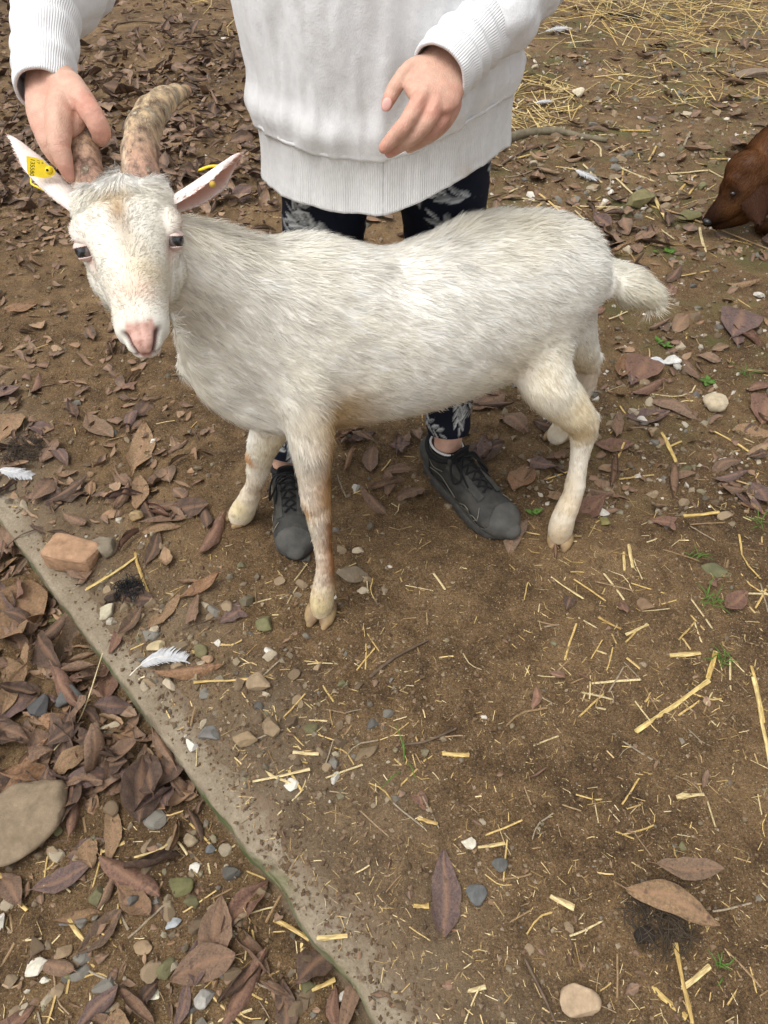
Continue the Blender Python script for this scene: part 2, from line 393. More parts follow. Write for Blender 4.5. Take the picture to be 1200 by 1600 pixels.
M_STONE = stone_mat('stone', [(0, (.10, .085, .062)), (.2, (.16, .125, .085)), (.4, (.21, .165, .11)), (.55, (.12, .12, .11)), (.68, (.24, .19, .125)), (.80, (.145, .14, .085)), (.90, (.34, .29, .21)), (.96, (.52, .49, .43)), (1, (.60, .58, .54))])
M_GRAVEL = stone_mat('gravel', [(0, (.12, .09, .06)), (.35, (.20, .15, .10)), (.6, (.26, .21, .145)), (.8, (.36, .31, .24)), (1, (.58, .55, .49))], .1)
M_CRUMB = stone_mat('soil_crumb', [(0, (.085, .054, .031)), (.5, (.14, .092, .053)), (.85, (.19, .13, .08)), (1, (.30, .24, .17))], .1)
M_STRAW, n, l, b = mat_new('straw'); co = objco(n)
r = ramp(n, [(0, (.20, .135, .07)), (.22, (.33, .22, .10)), (.45, (.50, .35, .14)), (.7, (.62, .46, .19)), (1, (.66, .56, .34))]); l.new(rnd_node(n, l), r.inputs[0])
f = noise(n, l, 30, 4, .6, co); rf = ramp(n, [(.3, (.55, .50, .43)), (.65, (1.1, 1.1, 1.1))]); l.new(f, rf.inputs[0])
mp = N_(n, 'ShaderNodeMapping'); mp.inputs['Scale'].default_value = (.06, 1, 1); l.new(co, mp.inputs[0]); f3 = noise(n, l, 900, 3, .6, mp.outputs[0]); rf3 = ramp(n, [(.35, (.58, .52, .44)), (.6, (1.12, 1.12, 1.12))]); l.new(f3, rf3.inputs[0])
l.new(mixc(n, l, 1.0, mixc(n, l, 1.0, r.outputs[0], rf.outputs[0], 'MULTIPLY'), rf3.outputs[0], 'MULTIPLY'), b.inputs['Base Color']); b.inputs['Roughness'].default_value = .5
M_STRAWB = M_STRAW.copy(); M_STRAWB.name = 'bright_straw'
for nd in M_STRAWB.node_tree.nodes:
    if nd.type == 'VALTORGB' and len(nd.color_ramp.elements) == 5:
        for e, c in zip(nd.color_ramp.elements, [(.46, .31, .10), (.56, .40, .13), (.63, .47, .17), (.67, .53, .23), (.68, .57, .32)]): e.color = (*c, 1)
M_TWIG = mat_plain('twig_bark', (.11, .075, .05), .85, .4, 60, .8, 200)

# ================================================================== LITTER SHAPES
def leaf_geo(seed, nl, nw, wmax, roll=0, fold=0, bend=0, twist=0, cut=1.0, wav=.03, stem=True):
    g = np.random.default_rng(seed)
    t = np.linspace(0, 1, nl+1); s = np.linspace(-1, 1, nw+1); T, S = np.meshgrid(t, s, indexing='ij')
    tt = T*cut
    wd = wmax*np.sin(np.pi*np.clip(tt, 0.012, .988)**g.uniform(.8, 1.15))**.78
    if cut < 1: wd = np.maximum(wd, wmax*.12)
    fl = np.c_[T.ravel()*7, S.ravel()*1.3]
    wd = wd*(1+(.13 if wmax < .26 else .06)*vn(np.c_[T.ravel()*9+seed, np.sign(S).ravel()*3.0], seed).reshape(T.shape)*np.abs(S))
    X = tt+(.05*vn(np.c_[S.ravel()*5, T.ravel()*0], seed+5).reshape(T.shape) if cut < 1 else 0)*T; Y = S*wd; Z = np.zeros_like(X)
    if abs(roll) > .01:
        a = S*roll; Y = wd*np.sin(a)/roll; Z = wd*(1-np.cos(a))/roll
    Z = Z+fold*np.abs(S)*wd+wav*fbm(np.c_[T.ravel()*3.2, S.ravel()*1.6], 2, seed).reshape(T.shape)*(.3+np.abs(S))
    Y = Y+.05*vn(np.c_[T.ravel()*2.2, T.ravel()*0], seed+9).reshape(T.shape)
    tw = twist*(T-.5); Y, Z = Y*np.cos(tw)-Z*np.sin(tw), Y*np.sin(tw)+Z*np.cos(tw)
    if abs(bend) > .01:
        a = (X-.5)*bend; R = 1/bend; X2 = .5+(R-Z)*np.sin(a); Z2 = R-(R-Z)*np.cos(a); X, Z = X2, Z2
    V = np.stack([X-.5*cut, Y, Z], -1).reshape(-1, 3)
    rib = np.exp(-(np.abs(S)/.10)**2); side = (np.abs(((T*8+np.abs(S)*1.2) % 1)-.5) < .09)*.35
    colr = np.stack([np.maximum(rib, side), T, S*0], -1).reshape(-1, 3)
    i = np.arange(nl)[:, None]*(nw+1); j = np.arange(nw)[None]
    F = [np.stack([i+j, i+nw+1+j, i+nw+2+j, i+j+1], -1).reshape(-1, 4)]
    if stem:
        p = V[nw//2]; b0 = len(V)
        q = A([p, p+[0, .012, .002], p+[-.14, .03, -.004], p+[-.14, .02, .004]]); V = np.r_[V, q]; colr = np.r_[colr, [[1, 0, 0]]*4]
        F.append(A([[nw//2, b0+1, b0+2, b0+3]]))
    V[:, 2] -= np.quantile(V[:, 2], .15)
    return V, F, colr
def leaf_variants(n0, nl, nw, kinds):
    out = []
    for k in range(n0):
        g = np.random.default_rng(500+k); kd = kinds[k % len(kinds)]
        wm = g.uniform(.17, .235) if kd != 'broad' else g.uniform(.27, .34)
        p = dict(wmax=wm, wav=g.uniform(.03, .07) if k < 7 else g.uniform(.06, .15), bend=g.uniform(-.5, .6), twist=g.uniform(-.5, .5)*(1 if k < 7 else 1.8), fold=g.uniform(-.05, .3))
        if kd == 'curl': p.update(roll=g.uniform(1.2, 2.6)*random.choice((1, -1)), fold=0, twist=g.uniform(-1.2, 1.2))
        if kd == 'arch': p.update(bend=-g.uniform(.8, 1.7), roll=-g.uniform(.4, 1.2))
        if kd == 'cup': p.update(bend=g.uniform(.6, 1.6), roll=g.uniform(.4, 1.4))
        if kd == 'torn': p.update(cut=g.uniform(.45, .75), stem=False, wav=.07)
        out.append(leaf_geo(900+k, nl, nw, **p))
    return out
LKS = ['flat', 'cup', 'arch', 'curl', 'flat', 'broad', 'torn']+['curl', 'torn', 'cup', 'curl', 'arch', 'torn', 'broad']*3
LV_HI = leaf_variants(28, 12, 6, LKS)
LV_LO = leaf_variants(28, 7, 4, ['cup', 'curl', 'arch', 'torn', 'curl', 'broad', 'cup'])
LEAF_ME = []
for k, (V, F, cc) in enumerate(LV_HI): LEAF_ME.append({})
def leaf_mesh(k, mat):
    d = LEAF_ME[k]
    if mat.name not in d:
        V, F, cc = LV_HI[k]; me = mesh_np('leaf', V, F, cc); me.materials.append(mat); d[mat.name] = me
    return d[mat.name]
def stone_geo(seed, sub=2, flat=.65, ang=6, rough=.10):
    g = np.random.default_rng(seed); V, F = ico(sub)
    for _ in range(ang+3):
        d = unit(g.normal(size=3)); c = g.uniform(.45, .8); e = np.clip(V@d-c, 0, None); V = V-e[:, None]*d
    V = V*(1+rough*fbm(V*1.8+seed, 3, seed)[:, None]); V = V*A([1, g.uniform(.6, .95), flat*g.uniform(.75, 1.15)])
    return V, F
STV = [stone_geo(40+k) for k in range(20)]
STONE_ME = []
for V, F in STV:
    me = mesh_np('stone', V, F); me.materials.append(M_STONE); STONE_ME.append(me)
def straw_geo(seed, segs=4, sides=5, flat=.6, bend=.1):
    g = np.random.default_rng(seed); k = segs+1; t = np.linspace(-.5, .5, k)
    C = np.c_[t, bend*(t**2-.08)*g.uniform(-1, 1)+.004*g.normal(size=k), np.abs(.006*g.normal(size=k))]
    if seed % 7 == 4: C[:, 1] += np.where(t > .12, (t-.12)*g.uniform(.3, 1.2), 0)
    V, F = [], []
    a = np.linspace(0, 2*math.pi, sides, endpoint=False)
    for c in C: V.append(np.c_[np.full(sides, c[0]), c[1]+0*a, c[2]+0*a])
    V = np.concatenate(V); R = np.c_[np.zeros(k*sides), np.tile(np.cos(a), k), np.tile(np.sin(a)*flat, k)]
    i = np.arange(segs)[:, None]*sides; j = np.arange(sides)[None]; j2 = (j+1) % sides
    F = [np.stack([i+j, i+j2, i+sides+j2, i+sides+j], -1).reshape(-1, 4)]
    if sides == 4: F.append(A([[3, 2, 1, 0], np.arange(4)+segs*sides]))
    if sides == 5:
        F.append(A([[2, 1, 0], [3, 2, 0], [4, 3, 0]])); e = segs*sides; F.append(A([[e, e+1, e+2], [e, e+2, e+3], [e, e+3, e+4]]))
    return V, F, R
SWV = [straw_geo(k) for k in range(14)]
SWL = [straw_geo(60+k, 2, 3, .6) for k in range(10)]

def rotz(a):
    c, s = math.cos(a), math.sin(a); return A([[c, -s, 0], [s, c, 0], [0, 0, 1]])
def rmat(rx, ry, rz): return A(Euler((rx, ry, rz)).to_matrix())
def batch(variants, items):
    """items: (variant, pos, 3x3, scale3) -> joined V, F, col"""
    Vs, Fs, Cs, n0 = [], {}, [], 0
    for v, p, R, s in items:
        g = variants[v]; V = (g[0]*s)@R.T+p; Vs.append(V)
        for f in (g[1] if isinstance(g[1], list) else [g[1]]): Fs.setdefault(f.shape[1], []).append(f+n0)
        if len(g) > 2: Cs.append(g[2])
        n0 += len(V)
    return np.concatenate(Vs), [np.concatenate(f) for f in Fs.values()], (np.concatenate(Cs) if Cs else None)
def inframe(p, mg=0):
    d = depth(p); 
    if d < .1: return False
    u = 600+p[0]*FPX/d; v = 800-((p[1]*sP+(p[2]-CAMZ)*cP))*FPX/d
    return -mg < u < 1200+mg and -mg < v < 1600+mg
def xedge(py): return (py-812)*588/788

# ================================================================== FUR
M_FUR = None
def make_fur_mat(name, rough=.6, trans=.25, gloss=.04):
    m, n, l, b = mat_new(name); at = N_(n, 'ShaderNodeAttribute', attribute_name='Col')
    n.remove(b); d = N_(n, 'ShaderNodeBsdfDiffuse'); t = N_(n, 'ShaderNodeBsdfTranslucent'); mx = N_(n, 'ShaderNodeMixShader'); mx.inputs[0].default_value = trans
    gl = N_(n, 'ShaderNodeBsdfGlossy', Roughness=.45); gl.inputs['Color'].default_value = (1, 1, 1, 1); m2 = N_(n, 'ShaderNodeMixShader'); m2.inputs[0].default_value = gloss
    l.new(at.outputs['Color'], d.inputs['Color']); l.new(at.outputs['Color'], t.inputs['Color'])
    l.new(d.outputs[0], mx.inputs[1]); l.new(t.outputs[0], mx.inputs[2]); l.new(mx.outputs[0], m2.inputs[1]); l.new(gl.outputs[0], m2.inputs[2])
    out = [x for x in n if x.type == 'OUTPUT_MATERIAL'][0]; l.new(m2.outputs[0], out.inputs['Surface']); return m
M_FUR = make_fur_mat('fur', .6, .38)
def grow(V, F, N, dens, field, colf, width, seed=1, clump=.35, cscale=55, jit=.22):
    """strands as tapered ribbons lying along the coat. field(p,n)->(dir,len,lift)"""
    g = np.random.default_rng(seed); T = tris_of(F); VN = vnormals(V, F)
    a = V[T[:, 0]]; b = V[T[:, 1]]; c = V[T[:, 2]]; ar = .5*np.linalg.norm(np.cross(b-a, c-a), axis=1)
    wgt = ar*np.clip(dens((a+b+c)/3), 0, None); k = g.choice(len(T), N, p=wgt/wgt.sum())
    u, v = g.random(N), g.random(N); fl = u+v > 1; u[fl] = 1-u[fl]; v[fl] = 1-v[fl]; w_ = 1-u-v
    p = a[k]*w_[:, None]+b[k]*u[:, None]+c[k]*v[:, None]
    nn = VN[T[k, 0]]*w_[:, None]+VN[T[k, 1]]*u[:, None]+VN[T[k, 2]]*v[:, None]; nn /= np.linalg.norm(nn, axis=1)[:, None]+1e-9
    d, ln, lift = field(p, nn)
    cl = np.c_[vn(p*cscale, 71), vn(p*cscale, 72), vn(p*cscale, 73)]; cl2 = np.c_[vn(p*cscale*.3, 74), vn(p*cscale*.3, 75), vn(p*cscale*.3, 76)]
    d = d/(np.linalg.norm(d, axis=1)[:, None]+1e-9)+clump*cl+clump*.8*cl2+jit*g.normal(size=(N, 3))
    d = d-nn*np.sum(d*nn, axis=1)[:, None]; d /= np.linalg.norm(d, axis=1)[:, None]+1e-9
    ln = ln*g.uniform(.6, 1.2, N)*(1+.2*cl[:, 0]); lf = np.clip(lift*(1+.5*cl2[:, 1])+.10*g.normal(size=N), .02, 1.5)
    side = np.cross(d, nn); W = width*g.uniform(.7, 1.3, N)
    pts = []
    for s, sg in ((0, 0), (.55, .8), (1, 1)):
        up = lf*(s-.55*s*s); pts.append(p+d*(ln*s*np.sqrt(np.clip(1-.5*lf*lf, .2, 1)))[:, None]+nn*(ln*up-.0006)[:, None]+(side*(ln*s*s*.25*cl2[:, 2])[:, None]))
    hw = [1.0, .9]
    out = []
    for q in range(2): out += [pts[q]-side*(W*hw[q]*.5)[:, None], pts[q]+side*(W*hw[q]*.5)[:, None]]
    out.append(pts[2]); O = np.stack(out, 1).reshape(-1, 3)
    b0 = np.arange(N)*5
    F4 = np.c_[b0, b0+1, b0+3, b0+2]; F3 = np.c_[b0+2, b0+3, b0+4]
    cc = colf(p, nn)*(g.normal(1, .12, N)*(1+.13*cl[:, 1]+.05*cl2[:, 0]))[:, None]; cc = np.clip(cc, .004, .93)
    return O, [F4, F3], np.repeat(cc, 5, axis=0)

# ================================================================== GOAT
goat = empty('goat', G(640, 880, 0)); tag(goat, 'white horned goat held by one horn, with yellow ear tags', 'goat')
rows = [(310, 528, 600, .03), (338, 470, 640, .062), (388, 405, 668, .088), (450, 380, 680, .103), (520, 386, 672, .112), (600, 396, 658, .118), (680, 376, 638, .119),
        (750, 347, 612, .115), (805, 333, 590, .110), (850, 334, 558, .100), (890, 352, 524, .084), (918, 386, 498, .062), (935, 416, 474, .034)]
def bodyY(x): return .965+(x-310)/640*.235
TC, TR = [], []
for x, yt, yb, wy in rows:
    yc = (yt+yb)/2; p = PY(x, yc, bodyY(x)); d = depth(p); e = (yb-yt)/2*d/FPX; phi = PITCH-math.atan((800-yc)/FPX)
    wz = math.sqrt(max(e*e-(wy*math.sin(phi))**2, (.55*e)**2))/math.cos(phi)
    TC.append(p); TR.append((wy, wz))
TC = A(TC); TR = A(TR); AX = unit(TC[-3]-TC[2]); AX[2] = 0; AX = unit(AX); SIDE = unit(np.cross(AX, [0, 0, 1]))
parts = [tube(TC, TR, SIDE, n=50, seg=36)]
# neck
NK = [(430, 500, 1.0, 100), (365, 455, .985, 100), (310, 425, .965, 88), (262, 400, .945, 74), (228, 378, .935, 58)]
parts.append(tpx(NK, .74, [.45, .1, 1.0], n=24, seg=28))
parts.append(tpx([(300, 520, .95, 30), (325, 570, .955, 38), (370, 620, .96, 40), (430, 640, .965, 40)], 1, n=16))
# near foreleg, far foreleg, near hind, far hind   (px, py, Y, r px)
FL = [(455, 500, .99, 60), (470, 570, .965, 58), (480, 630, .937, 48), (486, 690, .912, 37), (490, 740, .90, 27.5), (494, 783, .888, 23.5), (500, 812, .876, 18), (504, 850, .864, 14.5), (508, 890, .85, 15.5), (506, 915, .842, 18.5), (503, 938, .835, 20), (502, 952, .832, 17)]
FR = [(450, 600, 1.03, 45), (425, 660, 1.045, 34), (410, 700, 1.055, 23), (404, 728, 1.062, 18.5), (399, 755, 1.068, 15.5), (389, 780, 1.077, 17), (380, 798, 1.085, 19.5), (375, 806, 1.088, 18)]
HL = [(868, 415, 1.175, 58), (854, 490, 1.138, 58), (842, 552, 1.10, 50), (859, 602, 1.078, 42), (891, 637, 1.076, 32), (911, 664, 1.08, 25), (909, 690, 1.078, 19), (903, 730, 1.066, 15.5), (894, 775, 1.052, 15.5), (882, 805, 1.04, 18), (875, 825, 1.034, 19.5), (873, 836, 1.03, 18)]
HR = [(875, 430, 1.24, 60), (880, 500, 1.27, 50), (905, 548, 1.30, 32), (920, 572, 1.325, 19), (915, 602, 1.33, 16), (898, 635, 1.335, 13.5), (880, 664, 1.34, 15), (871, 679, 1.342, 16)]
LEGS = [FL, FR, HL, HR]
for L in LEGS: parts.append(tpx(L, 1.0, n=len(L)*4, seg=24))
# hocks, knees, shoulder and hip muscles
def bl(px, py, Y, r, s=(1, 1, 1)):
    p = PY(px, py, Y); q = r*depth(p)/FPX; return ball(p, A(s)*q, 3)
parts += [bl(926, 652, 1.088, 13), bl(932, 560, 1.328, 13), bl(927, 577, 1.328, 14), bl(493, 778, .889, 25), bl(405, 712, 1.058, 21), bl(425, 520, .975, 60), bl(842, 440, 1.14, 78, (1, .8, 1)), bl(815, 388, 1.165, 46)]
TAIL = [(915, 412, 1.21, 34), (952, 428, 1.215, 25), (980, 444, 1.215, 30), (1006, 457, 1.215, 25)]
parts.append(tpx(TAIL, .8, n=14, seg=16))
parts.append(ttx([(268, 490, .965, 9), (274, 510, .955, 8), (277, 530, .95, 7)], n=8, seg=12))      # wattle
bV, bF = remesh(parts, .0042, 14, .5)
def relax(V, F, mask, it, fac=.5):
    f = F[0]; E = np.concatenate([f[:, [0, 1]], f[:, [1, 2]], f[:, [2, 3]], f[:, [3, 0]]]); cnt = np.bincount(E.ravel(), minlength=len(V)).astype(float)[:, None]
    for _ in range(it):
        S = np.stack([np.bincount(E[:, 0], V[E[:, 1], k], len(V))+np.bincount(E[:, 1], V[E[:, 0], k], len(V)) for k in range(3)], 1)
        V = V+(S/np.maximum(cnt, 1)-V)*(fac*mask)[:, None]
    return V
bV = relax(bV, bF, sm(.37, .45, bV[:, 2])*sm(.42, .36, bV[:, 0])*sm(-.30, -.24, bV[:, 0]), 90)
bN = vnormals(bV, bF)
bV = bV+bN*(.0022*fbm(bV*26, 3, 51)+.004*fbm(bV*9, 2, 52))[:, None]
seg = []   # flow segments: a, b, dir, length, lift, radius
def flow(rows_, ln, lift, d=None, isT=False):
    P = [PT(*r[:3]) if isT else PY(*r[:3]) for r in rows_]
    for k in range(len(P)-1):
        r_ = .5*(rows_[k][3]+rows_[k+1][3])*depth(P[k])/FPX
        seg.append((P[k], P[k+1], unit(P[k+1]-P[k]) if d is None else unit(d), ln[0]+(ln[1]-ln[0])*k/max(1, len(P)-2), lift, r_))
for k in range(len(TC)-1): seg.append((TC[k], TC[k+1], unit(AX+A([0, 0, -.42])), .027, .17, TR[k].mean()*1.05))
flow(NK[::-1], (.024, .032), .26)
flow(FL, (.028, .008), .15); flow(FR, (.020, .008), .15); flow(HL, (.024, .007), .14); flow(HR, (.022, .008), .2); flow(TAIL, (.030, .040), .16)
tailtip = PY(1040, 455, 1.215); seg.append((PY(*TAIL[-1][:3]), tailtip, unit(tailtip-PY(*TAIL[0][:3])), .040, .14, .01))
def gfield(p, n):
    D = np.zeros_like(p); Ln = np.zeros(len(p)); Lf = np.zeros(len(p)); Wt = np.zeros(len(p))
    for a, b_, d, ln, lf, r in seg:
        q = 1/(np.maximum(segdist(p, a, b_)/r, .08)**7); D += q[:, None]*d; Ln += q*ln; Lf += q*lf; Wt += q
    D /= Wt[:, None]; Ln /= Wt; Lf /= Wt
    top = sm(.55, .95, n[:, 2])*sm(.45, .6, p[:, 2]); D[:, 2] -= .1*(1-top); Lf = Lf+.18*top; Ln = Ln*(1+.15*top)
    bel = sm(.2, .8, -n[:, 2])*sm(.2, .3, p[:, 2]); Ln = Ln*(1+.35*bel); D[:, 2] -= .5*bel
    nj = np.exp(-(np.linalg.norm(p-JAW, axis=1)/.085)**2); Ln = Ln*(1-.55*nj); Lf = Lf*(1-.6*nj)
    return D, Ln, Lf
JAW = PT(262, 490, .93)
WHITE = A([.85, .825, .76])
stains = [  # centre, radius, colour, strength
 (PY(519, 808, .878), .023, (.36, .17, .055), 1.0), (PY(519, 826, .872), .021, (.36, .16, .05), .9), (PY(519, 844, .867), .021, (.36, .155, .045), 1.0), (PY(520, 862, .861), .021, (.35, .15, .042), .9), (PY(521, 880, .856), .023, (.32, .13, .036), 1.0), (PY(524, 898, .85), .024, (.28, .11, .03), 1.0), (PY(516, 735, .905), .036, (.44, .23, .08), .9), (PY(513, 770, .89), .029, (.40, .20, .065), .9), (PY(526, 690, .92), .04, (.48, .28, .11), .8), (PY(514, 925, .838), .03, (.55, .38, .18), .6), (PY(522, 770, .89), .035, (.50, .30, .12), .6),
 (PY(480, 795, .872), .016, (.52, .30, .11), .8), (PY(528, 650, .93), .05, (.56, .40, .20), .75), (PY(535, 690, .95), .05, (.55, .38, .18), .7), (PY(388, 716, 1.04), .014, (.55, .28, .09), .9), (PY(410, 760, 1.065), .03, (.42, .28, .14), .7),
 (PY(375, 795, 1.07), .03, (.62, .52, .30), .7), (PY(500, 945, .82), .035, (.66, .55, .30), .6), (PY(908, 668, 1.06), .035, (.68, .52, .28), .65), (PY(860, 600, 1.0), .07, (.76, .66, .46), .6), (PY(905, 640, 1.05), .04, (.72, .60, .38), .6),
 (PY(875, 835, 1.02), .03, (.50, .38, .24), .7), (PY(905, 780, 1.05), .02, (.60, .42, .26), .5), (PY(990, 470, 1.2), .05, (.80, .74, .58), .7), (PY(920, 590, 1.32), .05, (.60, .48, .36), .5)]
def gcol(p, n):
    c = np.tile(WHITE, (len(p), 1))
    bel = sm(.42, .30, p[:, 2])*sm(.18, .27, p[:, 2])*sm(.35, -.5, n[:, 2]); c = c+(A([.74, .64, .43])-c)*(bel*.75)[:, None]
    nk = sm(-.10, -.32, p[:, 0])*sm(.40, .52, p[:, 2])*.35; c = c+(A([.80, .74, .62])-c)*nk[:, None]
    dirt = np.clip(fbm(p*9, 3, 61)+.05, 0, 1)*.75; c = c+(A([.76, .69, .54])-c)*dirt[:, None]
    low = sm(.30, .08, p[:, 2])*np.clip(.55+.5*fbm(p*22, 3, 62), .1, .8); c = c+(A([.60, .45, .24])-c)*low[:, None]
    for q, r, k, s in stains:
        w_ = np.minimum(.92, 1.3*s*np.exp(-(np.linalg.norm(p-q, axis=1)/r)**2)); c = c+(A(k)-c)*w_[:, None]
    return c
M_SKIN_G = mat_vcol('goat_hide', .75, .06, 120, .5, 500)
BODY_PARTS = [(bV, bF, gcol(bV, bN))]

# ---- head, in its own frame: u from poll to nose, v across, w out of the face
HO = PT(190, 296, .955); HN = PT(211, 487, .838); hu = unit(HN-HO); hv = PT(272, 391, .925)-PT(127, 393, .915); hv = unit(hv-hu*(hv@hu)); hw = np.cross(hu, hv)
if hw@(A([0, 0, CAMZ])-HO) < 0: hw = -hw
HL_ = np.linalg.norm(HN-HO); KS = HL_/.222
KV = 1.20
def H(u, v, w_): return HO+(hu*u+hv*v*KV+hw*w_)*KS
def hloc(p): q = (np.asarray(p)-HO)/KS; return q@hu, q@hv/KV, q@hw
st = [(-.030, .034, .036, -.034), (-.005, .041, .046, -.030), (.030, .048, .053, -.027), (.062, .0535, .056, -.031), (.088, .047, .054, -.036), (.118, .0375, .047, -.038), (.148, .030, .041, -.040), (.176, .0265, .035, -.041), (.198, .0262, .031, -.042), (.212, .024, .027, -.0435), (.220, .018, .021, -.045)]
hp = [tube(A([H(s[0], 0, s[3]) for s in st]), A([(s[1]*KV, s[2]) for s in st])*KS, hv, n=40, seg=32)]
for sg in (-1, 1):
    hp += [ball(H(.066, sg*.043, -.010), A([.026, .016, .018])*KS, 3, A([hu, hv, hw])), ball(H(.030, sg*.028, -.004), .030*KS, 3), ball(H(.100, sg*.027, -.056), A([.040, .018, .034])*KS, 3, A([hu, hv, hw])), ball(H(.074, sg*.034, -.062), A([.040, .020, .030])*KS, 3, A([hu, hv, hw]))]
    hp += [ball(H(.198, sg*.012, -.037), A([.018, .013, .020])*KS, 3, A([hu, hv, hw]))]
hp.append(tube(A([H(.08, 0, -.080), H(.13, 0, -.078), H(.172, 0, -.069), (H(.200, 0, -.064))]), A([(.032, .022), (.026, .018), (.022, .015), (.021, .014)])*KS, hv, n=16))
hp.append(ball(H(.045, 0, -.004), A([.045, .036, .020])*KS, 3, A([hu, hv, hw])))
EYE = {}
hVv, hF = remesh(hp, .0024, 6, .5)
U_, V_, W_ = hloc(hVv); hN_ = vnormals(hVv, hF)
def dent(c, r, dp):
    global hVv
    d = np.sqrt(((U_-c[0])/r[0])**2+((V_-c[1])/r[1])**2+((W_-c[2])/r[2])**2); k = np.exp(-d**2); hVv = hVv-hN_*(k*dp*KS)[:, None]; return k
kn = np.zeros(len(hVv)); ks = np.zeros(len(hVv))
for sg in (-1, 1):
    a2 = A([sg*.0070, -.0475]); b2_ = A([sg*.0145, -.0325]); ab = b2_-a2; tt_ = np.clip(((V_-a2[0])*ab[0]+(W_-a2[1])*ab[1])/(ab@ab), 0, 1)
    dn = np.hypot(V_-a2[0]-tt_*ab[0], W_-a2[1]-tt_*ab[1]); kk_ = np.exp(-(dn/(.0018+.0016*tt_))**2)*sm(.196, .204, U_); hVv = hVv-hN_*(kk_*.0045*KS)[:, None]; kn = np.maximum(kn, kk_)
    ks = np.maximum(ks, dent((.083, sg*.050, -.018), (.018, .014, .0105), .0075))
    dent((.105, sg*.042, -.022), (.02, .012, .010), .003)
mouth = np.exp(-((W_-(-.0585+.25*(U_-.205)))/.0022)**2)*sm(.150, .175, U_); hVv = hVv-hN_*(mouth*.0028*KS)[:, None]
phil = np.exp(-(V_/.0016)**2)*sm(.208, .216, U_); hVv = hVv-hN_*(phil*.0014)[:, None]
def hcol(p, n, base=WHITE*A([.83, .82, .785])):
    u, v, w_ = hloc(p); c = np.tile(base, (len(p), 1))
    def mixin(k, colr):
        nonlocal c
        c = c+(A(colr)-c)*np.clip(k, 0, 1)[:, None]
    mixin(sm(.05, .02, u), (.90, .88, .83))
    e = lambda uc, vc, wc, ru, rv, rw: np.exp(-(((u-uc)/ru)**2+((v-vc)/rv)**2+((w_-wc)/rw)**2))
    mixin(1.0*np.exp(-((v+.003)/.0085)**2)*np.exp(-((u-.070)/.028)**2)*sm(-.02, 0, w_), (.30, .175, .075))
    mixin(.6*np.exp(-((v-.002)/.008)**2)*np.exp(-((u-.105)/.02)**2)*sm(-.02, 0, w_), (.42, .33, .23))
    mixin(.5*np.exp(-((v+.006)/.016)**2)*np.exp(-((u-.045)/.02)**2), (.66, .53, .32))
    mixin(.55*e(.150, .012, -.005, .022, .022, .03), (.60, .47, .26))
    mixin(.6*e(.178, 0, -.012, .016, .018, .02), (.62, .36, .24))
    for sg in (-1, 1):
        mixin(.6*e(.072, sg*.049, -.012, .018, .014, .016), (.70, .52, .47)); mixin(.8*e(.104, sg*.044, -.020, .012, .010, .008), (.48, .27, .20)); mixin(.6*e(.115, sg*.040, -.024, .012, .010, .008), (.50, .36, .26))
    mixin(.55*np.clip(fbm(p*30, 3, 66)+.1, 0, 1)*sm(.0, .06, u), (.56, .48, .35))
    return c
def pinknose(p):
    u, v, w_ = hloc(p); d = np.maximum(np.abs(v)-(.0128-.55*np.clip(-.034-w_, 0, .05)-.25*np.clip(w_+.028, 0, .05)), 0)/.003
    return sm(1, 0, d)*sm(.198, .206, u)*sm(-.056, -.052, w_)*sm(-.016, -.022, w_)
hc = hcol(hVv, hN_)
pk = pinknose(hVv); hc = hc+(A([.56, .345, .285])-hc)*pk[:, None]
mot = np.clip(1.6*fbm(hVv*260, 3, 67)+.1, 0, 1)*pk; hc = hc+(A([.36, .17, .11])-hc)*(mot*.8)[:, None]
hc = hc+(A([.10, .045, .04])-hc)*np.clip(kn*1.1, 0, .95)[:, None]
hc = hc+(A([.30, .16, .14])-hc)*np.clip(mouth*.8*sm(.185, .2, U_), 0, 1)[:, None]
hc = hc+(A([.60, .34, .30])-hc)*np.clip(ks*1.2, 0, .85)[:, None]
BODY_PARTS.append((hVv, hF, hc))

